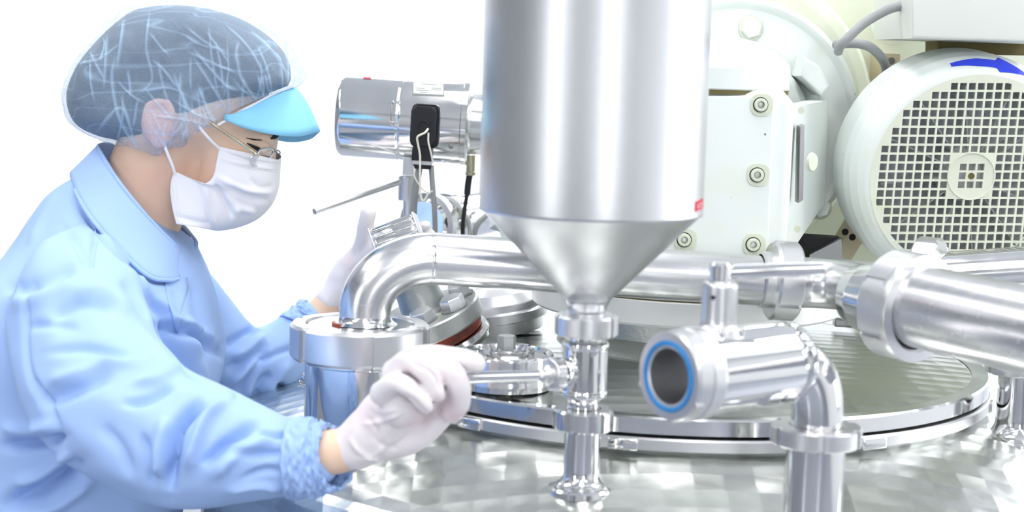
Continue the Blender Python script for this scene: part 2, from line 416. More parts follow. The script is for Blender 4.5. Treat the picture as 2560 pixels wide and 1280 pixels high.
obj('tank_flange', LA(TC, (0, 0, 1), [(TR - .02, -.019), (TR + .001, -.019), (TR + .003, -.021), (TR + .003, -.031), (TR - .006, -.037), (TR - .02, -.04)], 160), 'steel_satin', tank)
for a in (-128, -102, -62, -20, 10):                     # lid clamps along the rim
    a = math.radians(a); c = TC + Vector((math.cos(a), math.sin(a), 0)) * (TR + .004) + Vector((0, 0, -.026))
    obj('rim_weld', BX(c, (.006, .03, .012), Matrix.Rotation(a, 3, 'Z'), .002), 'steel_polished', tank)

# ---- agitator base disc on the lid
DC = Vector((.2085, 1.93, 0))
base = thing('agitator_base', 'round white base disc under the gearbox on the tank lid', 'machine base', (DC.x, DC.y, .01))
obj('neck', LA(DC, (0, 0, 1), [(.16, .004), (.15, .012), (.135, .03), (.135, .056)], 96), 'steel_cast', base)
obj('lower_disc', LA(DC, (0, 0, 1), [(0, .056), (.180, .056), (.1835, .059), (.1835, .0835), (.182, .085), (0, .085)], 96), 'base_paint', base)
obj('upper_disc', LA(DC, (0, 0, 1), [(0, .086), (.1815, .086), (.183, .0875), (.183, .109), (.180, .112), (0, .112)], 96), 'base_paint', base)
obj('joint_grime', LA(DC, (0, 0, 1), [(.10, .0845), (.1822, .0845), (.1822, .0865), (.10, .0865)], 96), 'grime_and_shade', base)

# ================================================================== gearbox
GY = 1.765
gb = thing('gearbox', 'white painted gearbox with recessed socket bolts behind the steel hopper', 'gearbox', (DC.x - .03, GY + .12, .112))
def ext_px(name, poly, Y0, Y1, m, parent, bev=0.0, sharp=38):
    """solid with a photo outline as its front face at depth Y0, running straight back to Y1"""
    bm = bmesh.new(); a = [bm.verts.new(P(x, y, Y0)) for x, y in poly]; c = [bm.verts.new(v.co + Vector((0, Y1 - Y0, 0))) for v in a]
    n = len(a); bm.faces.new(a); bm.faces.new(c[::-1])
    for i in range(n): bm.faces.new((a[i], a[(i + 1) % n], c[(i + 1) % n], c[i]))
    if bev: bmesh.ops.bevel(bm, geom=[e for e in bm.edges if e.verts[0] in a and e.verts[1] in a], offset=bev, segments=5, affect='EDGES', profile=.5)
    return obj(name, bm, m, parent, sharp)
ext_px('housing', [(1222, 225), (1958, 222), (1990, 262), (1972, 646), (1955, 690), (1560, 680), (1500, 625), (1290, 596), (1262, 580), (1222, 574)], GY - .004, GY + .14, 'white_paint', gb, .012, 30)
ext_px('front_plate', [(1240, 238), (1930, 240), (1936, 250), (1921, 640), (1912, 660), (1640, 652), (1560, 600), (1240, 565)], GY - .009, GY + .02, 'white_paint', gb, .0025)
ext_px('lower_block', [(1560, 600), (1970, 610), (1965, 712), (1480, 699)], GY + .01, GY + .14, 'white_paint', gb, .004)
# side web with a dark slot, and its sloping cheek
bm = bmesh.new()
q = [P(1985, 268, GY + .02), P(2072, 250, GY + .168), P(2066, 500, GY + .168), P(1972, 640, GY + .03), P(1960, 660, GY + .02)]
t_ = Vector((-.02, .004, 0)); prism_a = [bm.verts.new(v) for v in q]; prism_b = [bm.verts.new(v + t_) for v in q]
bm.faces.new(prism_a); bm.faces.new(prism_b[::-1])
for i in range(5): bm.faces.new((prism_a[i], prism_a[(i + 1) % 5], prism_b[(i + 1) % 5], prism_b[i]))
obj('side_cheek', bm, 'white_paint', gb)
ext_px('side_slot', [(2000, 316), (2012, 312), (2008, 500), (1996, 508)], GY + .006, GY + .03, 'steel_dark', gb, .0008)
for (x, y, ry) in ((2004, 276, 22), (1994, 572, 22)):
    bm = LA(P(x, y, GY + .006), (-.25, -1, 0), [(0, .002), (S(9, GY), .002), (S(9, GY), 0)], 20); obj('side_plug', bm, 'cream_paint', gb)
obj('cheek_plug', LA(P(2028, 405, GY + .045), (.75, -.65, 0), [(0, .003), (S(22, GY), .003), (S(25, GY), 0)], 24), 'cream_paint', gb)
def socket_bolt(x, y, r, parent, Y, sx=1):
    """bolt head with a hex socket in a shallow boss"""
    c = P(x, y, Y); R_ = S(r, Y); d = Vector((0, -1, 0))
    bo = obj('bolt_boss', prism(bmesh.new(), [(u + sx * R_ * .2, v) for u, v in rrect(R_ * 3.3, R_ * 3.2, R_ * 1.25, 6)], c, Vector((1, 0, 0)), Vector((0, 0, 1)), d, .0016), 'cream_paint', parent)
    obj('bolt_gap', LA(c + d * .0016, d, [(0, 0), (R_ * 1.12, 0), (R_ * 1.12, .0006), (0, .0006)], 28), 'black_void', bo)
    obj('bolt_head', LA(c + d * .0018, d, [(R_ * .52, .001), (R_ * .52, .004), (R_ * .85, .004), (R_ * .97, .003), (R_ * .97, 0)], 28), 'cream_paint', bo)
    obj('hex_socket', hexbolt(c + d * .0010, d, R_ * .56, .0022, .1), 'steel_cast', bo)
for x, y, r in ((1901, 262, 17), (1892, 437, 17), (1710, 599, 17), (1882, 611, 17), (1480, 262, 17)):
    socket_bolt(x, y, r, gb, GY - .009)
# cap on the gearbox top
cc = P(1768, 215, GY + .082); cr = S(206, GY + .082); cz = Vector((cc.x, cc.y, P(1742, 224, GY).z - .004))
obj('top_cap', LA(cz, (0, 0, 1), [(0, .062), (cr * .35, .0615), (cr * .62, .056), (cr * .80, .046), (cr * .90, .038), (cr * .965, .033), (cr * .985, .028), (cr * .985, .006), (cr * .96, .004), (cr * .96, 0)], 64), 'white_paint', gb)
obj('cap_joint', LA(cz, (0, 0, 1), [(cr * .90, .0), (cr * .972, .0), (cr * .972, .0045), (cr * .9, .0045)], 64), 'grime_and_shade', gb)
pc = P(1812, 148, GY + .03)
obj('cap_plug', LA((pc.x, pc.y, pc.z), (0, 0, 1), [(0, .007), (.008, .0068), (.0125, .006), (.0135, .0045), (.0135, .001), (.012, -.006)], 12), 'steel_cast', gb)
for dx in (1905, 1885):
    pc2 = P(dx, 178 if dx > 1890 else 182, GY + .022)
    obj('cap_screw', LA(pc2, (0, -.25, 1), [(0, .003), (.009, .003), (.0095, .001), (.0095, -.008)], 20), 'white_paint', gb)

# ---- motor adapter flange behind the gearbox
AY = 1.97
ad_ = thing('motor_flange', 'large round white adapter flange with hex bolts behind the gearbox', 'flange', (P(1835, 320, AY).x, AY + .06, .112))
fc = P(1835, 312, AY); FR = S(318, AY); dY = Vector((0, 1, 0))
obj('ring', LA(fc, dY, [(FR * .50, .012), (FR * .62, .002), (FR * .66, 0), (FR * .90, 0), (FR * .93, -.004), (FR * .955, -.005), (FR * .985, .002), (FR, .008), (FR, .055), (FR * .5, .055)], 96), 'white_paint', ad_)
obj('bell', LA(fc, dY, [(0, -.03), (FR * .52, -.03), (FR * .57, -.02), (FR * .60, .02)], 72), 'white_paint', ad_)
FR2 = S(350, AY + .06)
obj('rear_ring', LA(P(1835, 278, AY + .06), dY, [(0, 0), (FR2 * .9, 0), (FR2 * .97, .004), (FR2, .012), (FR2, .068), (0, .068)], 96), 'cream_paint', ad_)
for x, y in ((1877, 71), (2121, 348), (2048, 518), (1700, 62)):
    r = S(25, AY)
    hb = obj('hex_bolt', hexbolt(P(x, y, AY) + Vector((0, -.002, 0)), (0, -1, 0), r, .012, .2, .3), 'white_paint', ad_)
    obj('bolt_washer', LA(P(x, y, AY) + Vector((0, -.001, 0)), (0, -1, 0), [(0, .0022), (r * 1.15, .0022), (r * 1.25, 0)], 24), 'cream_paint', hb)
# wedge foot of the bell
ext_px('rib', [(2010, 140), (2050, 165), (2075, 215), (2055, 240), (2000, 190)], AY - .06, AY + .02, 'white_paint', ad_, .004)

# ---- drive housing plate at the back
HY = 2.10
dh = thing('drive_housing', 'tall pale drive housing standing behind the white flange and motor', 'housing', (.55, HY + .26, FZ))
ext_px('body', [(1690, -60), (2640, -60), (2640, 700), (2150, 700), (2000, 640), (1760, 560), (1700, 400)], HY, HY + .28, 'cream_paint', dh, .012)
obj('boss', LA(P(2235, 52, HY), (0, -1, 0), [(0, .006), (S(45, HY), .006), (S(58, HY), 0)], 36), 'white_paint', dh)
obj('hex_bolt', hexbolt(P(2240, 42, HY - .006), (0, -1, 0), S(11, HY), .006, .2, .2), 'white_paint', dh)
obj('column', BX((.55, HY + .26, (FZ + .2) / 2), (.08, .06, .2 - FZ), None, .004), 'cream_paint', dh)

# ================================================================== electric motor with fan cover
MY = 1.84
mo = thing('electric_motor', 'cream electric motor with a round square-holed fan cover', 'motor', P(2430, 700, MY + .15))
n_ = Vector((.035, -1, -.085)).normalized()
mc = P(2428, 440, MY); MR = S(303, MY)
mx_, my_, md_ = frame(n_, (0.03, 0, 1))
fl = S(252, MY)                                                   # flat radius
obj('fan_cover', LA(mc, n_, [(fl * .97, -.004), (fl * .975, -.0006), (fl * 1.01, -.0006), (fl * 1.06, -.003), (MR * .93, -.010), (MR * .975, -.022), (MR, -.038), (MR, -.09), (MR * .97, -.09), (MR * .96, -.03)], 96), 'white_paint', mo, 30)
# grille with square holes cut through it
pit = S(22.4, MY); hol = pit * .77; g0 = pit * 11.5
xs = []
for i in range(-11, 12): xs += [i * pit - hol / 2, i * pit + hol / 2]
xs = [-12 * pit] + xs + [12 * pit]
ca, sa = math.cos(math.radians(3.2)), math.sin(math.radians(3.2))
def g2(u, v):
    u += v * .05
    return mc + mx_ * (u * ca - v * sa) + my_ * (u * sa + v * ca)
def hole(i, j):                                                   # i, j odd cells are holes
    if i % 2 == 0 or j % 2 == 0: return False
    u, v = ((i - 1) // 2 - 11), ((j - 1) // 2 - 11); r = math.hypot(u, v)
    if r < 1.5: return (u, v) != (0, 0)
    if r < 2.45: return False
    if abs(u) <= 2 and abs(v) <= 2: return False
    return r < 10.75
bm = bmesh.new(); V = {}
def gv(i, j, h):
    if (i, j, h) not in V:
        u, v = xs[i], xs[j]; r = math.hypot(u, v)
        if r > GR: u, v = u * GR / r, v * GR / r
        V[i, j, h] = bm.verts.new(g2(u, v) + n_ * h)
    return V[i, j, h]
N_ = len(xs) - 1
solid = {}; GR = fl * 1.005
for i in range(N_):
    for j in range(N_):
        u, v = (xs[i] + xs[i + 1]) / 2, (xs[j] + xs[j + 1]) / 2
        solid[i, j] = (not hole(i, j)) and min(math.hypot(xs[i + a_], xs[j + b_]) for a_ in (0, 1) for b_ in (0, 1)) < GR
TH = -.0035
for (i, j), s_ in solid.items():
    if not s_: continue
    bm.faces.new((gv(i, j, 0), gv(i + 1, j, 0), gv(i + 1, j + 1, 0), gv(i, j + 1, 0)))
    for (di, dj, a, c) in ((-1, 0, (i, j), (i, j + 1)), (1, 0, (i + 1, j), (i + 1, j + 1)), (0, -1, (i, j), (i + 1, j)), (0, 1, (i, j + 1), (i + 1, j + 1))):
        if not solid.get((i + di, j + dj), False):
            bm.faces.new((gv(*a, 0), gv(*c, 0), gv(*c, TH), gv(*a, TH)))
go = obj('grille', bm, 'grille_paint', mo, 20)
bm = LA(mc + n_ * .0012, n_, [(pit * 2.55, -.001), (pit * 2.58, .0006), (pit * 2.70, .0006), (pit * 2.73, -.001)], 60); obj('hub_ring', bm, 'grille_paint', go)
obj('centre_hole', LA(mc + n_ * .0004, n_, [(0, 0), (pit * .26, 0), (pit * .3, .0006), (pit * .36, .0006), (pit * .36, -.001)], 24), 'grime_and_shade', go)
bm = LA(mc, n_, [(0, -.045), (fl * .99, -.045), (fl * .99, -.06), (0, -.06)], 48); obj('end_shield', bm, 'fan_plate', mo)
fan = LA(mc, n_, [(0, -.012), (pit * 2.4, -.012), (pit * 3.2, -.02), (pit * 3.2, -.042), (0, -.042)], 40)
fo = obj('fan_hub', fan, 'fan_grey', mo)
for k in range(12):
    a = 2 * PI * k / 12 + .16; e = mx_ * math.cos(a) + my_ * math.sin(a); sd = n_.cross(e)
    bm = bmesh.new(); L0, L1 = pit * 3.0, pit * 10.0; q = []
    for hh in (-.008, -.040):
        for (l, t_) in ((L0, -.0007), (L1, -.0007), (L1, .0007), (L0, .0007)): q.append(bm.verts.new(mc + e * l + sd * t_ + n_ * hh))
    for f_ in ((0, 1, 2, 3), (7, 6, 5, 4), (0, 4, 5, 1), (1, 5, 6, 2), (2, 6, 7, 3), (3, 7, 4, 0)): bm.faces.new([q[i] for i in f_])
    obj('fan_blade', bm, 'fan_grey', mo)
obj('motor_body', LA(mc, n_, [(0, -.085), (MR * .66, -.085), (MR * .66, -.17), (0, -.17)], 48), 'cream_paint', mo)
# blue arrow painted on the cover's shoulder
def rimpt(deg, r, lift=.0006):
    a = math.radians(deg); e = mx_ * math.cos(a) + my_ * math.sin(a)
    tab = [(fl, -.0006), (fl * 1.06, -.003), (MR * .93, -.010), (MR * .975, -.022)]
    h = np.interp(r, [t[0] for t in tab], [t[1] for t in tab]); return mc + e * r + n_ * (h + lift)
if rimpt(0, fl).x > mc.x: sgn = 1
else: sgn = -1
bm = bmesh.new(); rows = []
for k in range(25):
    dg_ = 106 - (106 - 66) * k / 24; dg_ = dg_ if sgn > 0 else 180 - dg_
    wdt = .0016 + .0022 * min(1, k / 8)
    if 15 <= k <= 24: wdt = .0068 * (1 - (k - 15) / 9.5) + .0008
    rc = fl * 1.118
    rows.append([bm.verts.new(rimpt(dg_, rc + s_ * wdt)) for s_ in (-1, 0, 1)])
for a, c in zip(rows, rows[1:]):
    for k in range(2): bm.faces.new((a[k], a[k + 1], c[k + 1], c[k]))
obj('painted_arrow', bm, 'blue_ink', mo, label='blue painted arrow showing the turning direction')
# terminal box above the motor
tb = thing('terminal_box', 'pale grey terminal box above the fan motor', 'terminal box', P(2440, 100, MY + .05))
ext_px('box_body', [(2278, -60), (2640, -60), (2640, 108), (2278, 96)], MY - .02, MY + .17, 'grey_box', tb, .004)
ext_px('box_gap_shade', [(2345, 100), (2640, 104), (2640, 140), (2345, 134)], MY + .10, MY + .16, 'grime_and_shade', tb)  # dark block standing in for the shaded gap under the box
ext_px('gland', [(2262, -6), (2282, -6), (2282, 24), (2262, 26)], MY + .01, MY + .04, 'grey_cable', tb, .003)

# cables on the motor side
obj('power_cable', TP([(2275, 12, 1.87), (2225, 22, 1.87), (2165, 55, 1.86), (2125, 90, 1.85), (2100, 116, 1.86), (2096, 128, 1.93)], S(12, 1.86)), 'grey_cable', label='thick grey cable curving from the terminal box down to the left', cat='cable', loc=P(2100, 116, 1.86))
cb = thing('clipped_cable', 'grey cable with a white cable tie beside the fan cover', 'cable', P(2225, 200, 1.93))
obj('cable', TP([(2090, 112, 1.96), (2130, 108, 1.93), (2170, 115, 1.92), (2200, 140, 1.93), (2218, 178, 1.955), (2222, 240, 1.96)], S(12, 1.93)), 'grey_cable', cb)
obj('cable_tie', TP([(2208, 190, 1.947), (2220, 186, 1.942), (2234, 187, 1.947)], S(8, 1.93)), 'mask_white', cb)
mp = thing('mounting_plate', 'beige mounting plate behind the clipped cable', 'plate', P(2225, 235, 2.0))
ext_px('plate', [(2204, 132), (2252, 134), (2246, 240), (2196, 236)], 2.04, 2.10, 'beige_plastic', mp, .001)
obj('screw', LA(P(2228, 152, 2.04), (0, -1, 0), [(0, .003), (.004, .003), (.0045, 0)], 16), 'steel_dark', mp)
# bits below the flange
mp = thing('slotted_strip', 'beige slotted strip leaning beneath the white flange', 'strip', P(2140, 660, 1.95))
bm = bmesh.new(); q = [(2052, 580), (2120, 545), (2160, 530), (2188, 560), (2130, 660), (2096, 660)]
ext_px('strip', [(2150, 528), (2182, 566), (2118, 668), (2078, 650)], 1.97, 2.02, 'beige_plastic', mp, .001)
for x, y in ((2113, 580), (2131, 593), (2142, 566)):
    obj('slot', LA(P(x, y, 1.97), (0, -1, 0), [(0, .0012), (.0038, .0012), (.0042, 0)], 14), 'black_void', mp)
mp = thing('black_bracket', 'black angled sheet bracket beneath the gearbox', 'bracket', P(2040, 660, 1.9))
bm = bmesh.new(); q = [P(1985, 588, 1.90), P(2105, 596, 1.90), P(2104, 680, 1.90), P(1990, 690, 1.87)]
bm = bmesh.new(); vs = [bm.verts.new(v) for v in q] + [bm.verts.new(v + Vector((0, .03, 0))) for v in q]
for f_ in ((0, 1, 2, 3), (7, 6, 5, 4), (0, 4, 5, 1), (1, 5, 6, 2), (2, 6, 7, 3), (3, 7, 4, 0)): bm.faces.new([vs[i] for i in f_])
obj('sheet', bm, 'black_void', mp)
ext_px('steel_angle', [(2024, 637), (2104, 597), (2106, 690), (2020, 690)], 1.885, 1.895, 'steel_dark', mp)

# ================================================================== hopper, its valve and stand pipe
HPY = 1.505
def ax(y): return 1497.5 - (1497.5 - 1453) * y / 1190.0           # image centre line of the hopper column
hb_ = P(1453, 1192, HPY); hx, hy = hb_.x, hb_.y
def hz(y): return P(ax(y), y, HPY).z
def hr(px): return S(px, HPY)
AXZ = (0, 0, 1); HO = Vector((hx, hy, 0))
hop = thing('steel_hopper', 'tall brushed steel hopper with a conical bottom', 'hopper', (hx, hy, hz(785)))
zt, zs, zc = hz(-420), hz(528), hz(757)
obj('cylinder', LA(HO, AXZ, [(hr(272), zt), (hr(281), zt), (hr(281), zs + .001), (hr(280), zs), (hr(270), zs)], 128), 'steel_brushed', hop)
obj('cone', LA(HO, AXZ, [(hr(278), zs + .0005), (hr(60), zc + .004), (hr(52), zc - .002), (hr(48), zc - .006), (hr(47), hz(800))], 128), 'steel_brushed', hop)
obj('lid', LA(HO, AXZ, [(0, zt + .02), (hr(200), zt + .015), (hr(290), zt + .004), (hr(290), zt - .004), (hr(270), zt - .004)], 96), 'steel_satin', hop)
def on_hopper(px_x, y):                                          # angle on the cylinder seen at that pixel
    u = (px_x - ax(y)) / 281.0; return math.asin(max(-1, min(1, u)))
bm = bmesh.new(); rows = []
for y in (482, 506):
    rows.append([bm.verts.new(Vector((hx + (hr(281) + .0004) * math.sin(a), hy - (hr(281) + .0004) * math.cos(a), hz(y + 4 - (x - 1725) * .2)))) for x, a in [(x, on_hopper(x, y)) for x in np.linspace(1725, 1751, 6)]])
for k in range(5): bm.faces.new((rows[0][k], rows[0][k + 1], rows[1][k + 1], rows[1][k]))
so = obj('red_sticker', bm, 'red_tape', hop, label='small red sticker with a pale mark')
bm = bmesh.new(); lo = .0007
for (xa, xb, ya, yb) in ((1732, 1734, 489, 500), (1738, 1744, 489, 491), (1738, 1744, 498, 500), (1742, 1744, 489, 500)):
    vs = [bm.verts.new(Vector((hx + (hr(281) + lo) * math.sin(on_hopper(x, y)), hy - (hr(281) + lo) * math.cos(on_hopper(x, y)), hz(y + 4 - (x - 1725) * .2)))) for x, y in ((xa, ya), (xb, ya), (xb, yb), (xa, yb))]
    bm.faces.new(vs)
obj('sticker_mark', bm, 'pale_label', so)

vl = thing('hopper_valve', 'polished steel valve below the hopper with a lever held by the gloved hand', 'valve', (hx, hy, hz(1030)))
obj('top_union_nut', slot_nut((hx, hy, hz(838)), AXZ, hr(81), hz(786) - hz(838), hr(46), 6, .14, .09, .35), 'steel_satin', vl)
obj('top_neck', LA(HO, AXZ, [(hr(44), hz(800)), (hr(44), hz(850)), (hr(50), hz(856))], 48), 'steel_mirror', vl)
zb0, zb1 = hz(990), hz(852)
obj('valve_body', LA(HO, AXZ, [(0, zb1), (hr(52), zb1), (hr(59), zb1 - .001), (hr(60), zb1 - .003), (hr(60), zb1 - .005), (hr(58), zb1 - .006), (hr(58), zb0 + .006), (hr(60), zb0 + .005), (hr(60), zb0 + .002), (hr(56), zb0), (0, zb0)], 72), 'steel_mirror', vl)
obj('bottom_neck', LA(HO, AXZ, [(hr(48), hz(990)), (hr(42), hz(998)), (hr(40), hz(1004)), (hr(40), hz(1040))], 48), 'steel_mirror', vl)
st = Vector((-.80, -.60, -.02)).normalized(); s0 = Vector((hx, hy, hz(925))) + st * hr(50)
stem = obj('stem_housing', LA(s0, st, [(hr(34), -.008), (hr(34), .006), (hr(36), .007), (hr(36), .010), (hr(30), .011), (hr(30), .013)], 40), 'steel_mirror', vl)
bm = bmesh.new()
lathe(bm, s0, st, [(hr(36), .012), (hr(39), .013), (hr(39), .022), (hr(36), .023), (hr(26), .024), (hr(26), .027), (hr(17), .030), (hr(17), .033), (hr(9), .036), (0, .037)], 40)
obj('stem_collar', bm, 'steel_satin', vl)
sx_, sy_, sd_ = frame(st)
for k in range(10):
    a = 2 * PI * k / 10; c = s0 + st * .0175 + (sx_ * math.cos(a) + sy_ * math.sin(a)) * hr(39.5)
    obj('collar_tooth', BX(c, (.0035, .0035, .009), Matrix((sx_ * math.cos(a) + sy_ * math.sin(a), -sx_ * math.sin(a) + sy_ * math.cos(a), st)).transposed(), .0006), 'steel_satin', vl)
hs = s0 + st * .024
he = P(1100, 946, 1.446)
obj('lever', TU([hs, hs.lerp(he, .3), hs.lerp(he, .65), he], [hr(13), hr(14), hr(15), hr(15)], 20), 'steel_polished', vl)

sp = thing('hopper_stand_pipe', 'polished steel stand pipe under the hopper valve welded to the tank', 'pipe', (hx, hy, dome_at(hx, hy)))
dz0 = dome_at(hx, hy)
obj('union_nut', slot_nut((hx, hy, hz(1072)), AXZ, hr(78), hz(1020) - hz(1072), hr(46), 6, .14, .09, .1), 'steel_polished', sp)
obj('pipe', LA(HO, AXZ, [(hr(40), hz(1024)), (hr(46.5), hz(1030)), (hr(46.5), dz0 - .02)], 56), 'steel_polished', sp)
obj('weld_collar', LA(HO, AXZ, fillet(hr(46.6), hr(80), .014, dz0 - .001), 56), 'steel_polished', sp)

# ================================================================== left union body and the long curved pipe
UY = 1.66
ub = P(897, 1000, UY); ux, uy = ub.x, ub.y
def uz(y): return P(897, y, UY).z
def ur(px): return S(px, UY)
UO = Vector((ux, uy, 0)); du = dome_at(ux, uy)
un = thing('inlet_union', 'wide polished steel inlet cylinder with a slotted union nut', 'pipe fitting', (ux, uy, du))
obj('inlet_body', LA(UO, AXZ, [(ur(150), uz(880)), (ur(150), uz(900)), (ur(138), uz(905)), (ur(138), du - .03)], 96), 'steel_mirror', un)
obj('weld_collar', LA(UO, AXZ, fillet(ur(138.2), ur(166), .012, du - .002), 72), 'steel_polished', un)
nut_z0, nut_z1 = uz(893), uz(806)
obj('union_nut', slot_nut((ux, uy, nut_z0), AXZ, ur(177), nut_z1 - nut_z0, ur(139), 6, .15, .07, math.radians(-78), .09), 'steel_satin', un)
obj('cover_plate', LA(UO, AXZ, [(0, nut_z1 - .001), (ur(128), nut_z1 - .001), (ur(137), nut_z1 - .003), (ur(139), nut_z1 - .008)], 72), 'steel_polished', un)
obj('red_seal_mark', LA(UO + Vector((-ur(30), -ur(20), 0)), AXZ, [(ur(40), nut_z1 - .001), (ur(40), nut_z1 + .0012), (ur(28), nut_z1 + .0012)], 24), 'red_gasket', un)
obj('side_nozzle', TU([P(790, 962, UY + .03), P(757, 950, UY + .02), P(752, 948, UY + .02)], [ur(18), ur(16), ur(20)], 20), 'steel_mirror', un)

rp = ur(66)
pipe = thing('curved_pipe', 'long brushed steel pipe bending down into the inlet union behind the hopper', 'pipe', (ux, uy, nut_z1))
e0 = Vector((ux + ur(12), uy, nut_z1)); end = P(1960, 706, 1.715); mid = P(1080, 646, 1.672)
pts = [e0, Vector((e0.x, e0.y, P(907, 775, UY).z))]
a0 = pts[-1]; z1 = mid.z; x1 = mid.x                              # quarter bend
for k in range(1, 17):
    t_ = k / 16 * PI / 2
    pts.append(Vector((a0.x + (x1 - a0.x) * (1 - math.cos(t_)), a0.y + (mid.y - a0.y) * (1 - math.cos(t_)), a0.z + (z1 - a0.z) * math.sin(t_))))
pts += [mid.lerp(end, q) for q in (.02, .2, .4, .6, .8, 1)]
obj('pipe_run', TU(pts, rp, 48), 'steel_pipe', pipe, 60)
obj('weld_fillet', LA(e0, AXZ, [(rp * 1.25, -.0005), (rp * 1.06, .003), (rp * 1.0, .008)], 48), 'steel_polished', pipe)
obj('weld_seam', LA(pts[17], (pts[18] - pts[16]), [(rp * .99, -.0025), (rp * 1.006, -.0012), (rp * 1.006, .0012), (rp * .99, .0025)], 48), 'steel_polished', pipe)
pd = (end - mid).normalized()
o_nut = P(1925, 700, 1.712)
obj('union_nut', slot_nut(o_nut, pd, S(101, 1.71), S(66, 1.71), rp * 1.02, 6, .12, .08, .55), 'steel_satin', pipe)
obj('nut_step', LA(o_nut, pd, [(rp, -.012), (rp * 1.12, -.010), (rp * 1.12, .0)], 48), 'steel_satin', pipe)
# continuing bend toward the viewer's right
bend = thing('bent_pipe_section', 'short bent steel pipe between two union nuts on the right', 'pipe', P(2080, 720, 1.70))
bp_ = [(1975, 706, 1.716), (2040, 707, 1.715), (2110, 712, 1.70), (2180, 724, 1.66), (2235, 742, 1.60), (2262, 752, 1.565)]
obj('pipe_run', TP(bp_, rp * 1.0, 48, 8), 'steel_pipe', bend, 60)
# big pipe coming forward
bigA, bigB = P(2312, 768, 1.50), P(2640, 842, 1.385); bd = (bigB - bigA).normalized()
big = thing('large_forward_pipe', 'thick brushed steel pipe running out of the picture at the right', 'pipe', bigA)
br = S(106, 1.5)
obj('pipe_run', TU([bigA + bd * q for q in (-.01, .02, .05, .1, .2, .3)], br, 56), 'steel_pipe', big)
fw = Vector((.62, -.78, -.08)).normalized()                       # the nut faces more to the viewer
nc = P(2290, 770, 1.51)
nut = obj('union_nut', slot_nut(nc - bd * .03, bd, br * 1.32, .034, br * 1.0, 6, .12, .06, .5), 'steel_satin', big)
obj('liner_ring', LA(nc, bd, [(br * 1.30, -.004), (br * 1.34, .001), (br * 1.30, .006), (br * 1.06, .007), (br * 1.0, .004)], 64), 'steel_satin', big)
obj('reducer', LA(nc - bd * .03, -bd, [(br * 1.05, 0), (br * 1.0, .004), (rp * 1.25, .030), (rp * 1.05, .045)], 56), 'steel_polished', big)
# pipe behind it
rb = thing('rear_side_pipe', 'bright steel pipe leaving to the right below the fan cover', 'pipe', P(2440, 700, 1.75))
rd = (P(2640, 668, 1.73) - P(2330, 690, 1.75)).normalized(); r0 = P(2320, 690, 1.75)
obj('pipe_run', TU([P(2290, 692, 1.752), P(2400, 684, 1.745), P(2520, 676, 1.738), P(2700, 664, 1.726)], rp * .92, 40), 'steel_polished', rb)
obj('union_nut', slot_nut(P(2318, 690, 1.75) - rd * .012, Vector((.86, -.50, -.02)), S(104, 1.75), S(58, 1.75), rp * .95, 6, .14, .06, .9), 'steel_satin', rb)
# upright pipe at the right edge
ry_ = 1.73; rv = P(2543, 1000, ry_); rz0 = dome_at(rv.x, rv.y)
rt = thing('corner_stand_pipe', 'upright steel pipe on the tank at the far right edge', 'pipe', (rv.x, rv.y, rz0))
def rz(y): return P(2543, y, ry_).z
obj('pipe', LA((rv.x, rv.y, 0), AXZ, [(S(50, ry_), rz(800)), (S(50, ry_), rz0 - .03)], 48), 'steel_polished', rt)
obj('union_nut', slot_nut((rv.x, rv.y, rz(932)), AXZ, S(86, ry_), rz(893) - rz(932), S(50, ry_), 6, .14, .09, .3), 'steel_satin', rt)
obj('weld_collar', LA((rv.x, rv.y, 0), AXZ, fillet(S(50.2, ry_), S(88, ry_), .018, rz0), 48), 'steel_polished', rt)

# ================================================================== ball valve on the right
BVY = 1.43
vb = P(2035, 1180, BVY); vx, vy = vb.x, vb.y; dv = dome_at(vx, vy)
def vz(y): return P(2035, y, BVY).z
def vr(px): return S(px, BVY)
VO = Vector((vx, vy, 0))
vs_ = thing('valve_stand_pipe', 'wide steel stand pipe with a slotted nut in front of the tank lid', 'pipe', (vx, vy, dv))
obj('pipe', LA(VO, AXZ, [(vr(60), vz(1062)), (vr(76), vz(1066)), (vr(76), dv - .03)], 64), 'steel_polished', vs_)
obj('union_nut', slot_nut((vx, vy, vz(1108)), AXZ, vr(116), vz(1062) - vz(1108), vr(72), 6, .16, .1, .45), 'steel_satin', vs_)
obj('weld_collar', LA(VO, AXZ, fillet(vr(76.2), vr(114), .016, dv - .002), 64), 'steel_polished', vs_)

bv = thing('ball_valve', 'polished open ball valve with a blue ring seal and lever handle', 'valve', (vx, vy, vz(1062)))
d_ = Vector((-.80, -.60, 0)).normalized()                       # valve axis, out of the elbow toward the viewer's left
vc = P(1960, 905, 1.425)                                          # rear end of the body
rbod = vr(106)
er = vr(66)
ez = vc.z; ep = [Vector((vx, vy, vz(1090))), Vector((vx, vy, vz(1040)))]
q0 = ep[-1]; tgt = vc
ang_pts = []
q1 = Vector((vx, vy, ez))
for k in range(1, 13):
    t_ = k / 12; A_ = q0.lerp(q1, t_); B_ = q1.lerp(tgt, t_); ang_pts.append(A_.lerp(B_, t_))
obj('elbow', TU(ep + ang_pts + [tgt + d_ * .012], er, 40), 'steel_mirror', bv, 60)
bl = .108
body = obj('valve_body', LA(vc, d_, [(er, -.014), (er * 1.2, -.013), (rbod * .93, -.008), (rbod * .97, -.004), (rbod * .97, .0), (rbod * .88, .002), (rbod * .88, .006), (rbod * .99, .008), (rbod, .012), (rbod, bl - .004), (rbod * .97, bl)], 72), 'steel_mirror', bv)
k_ = bl
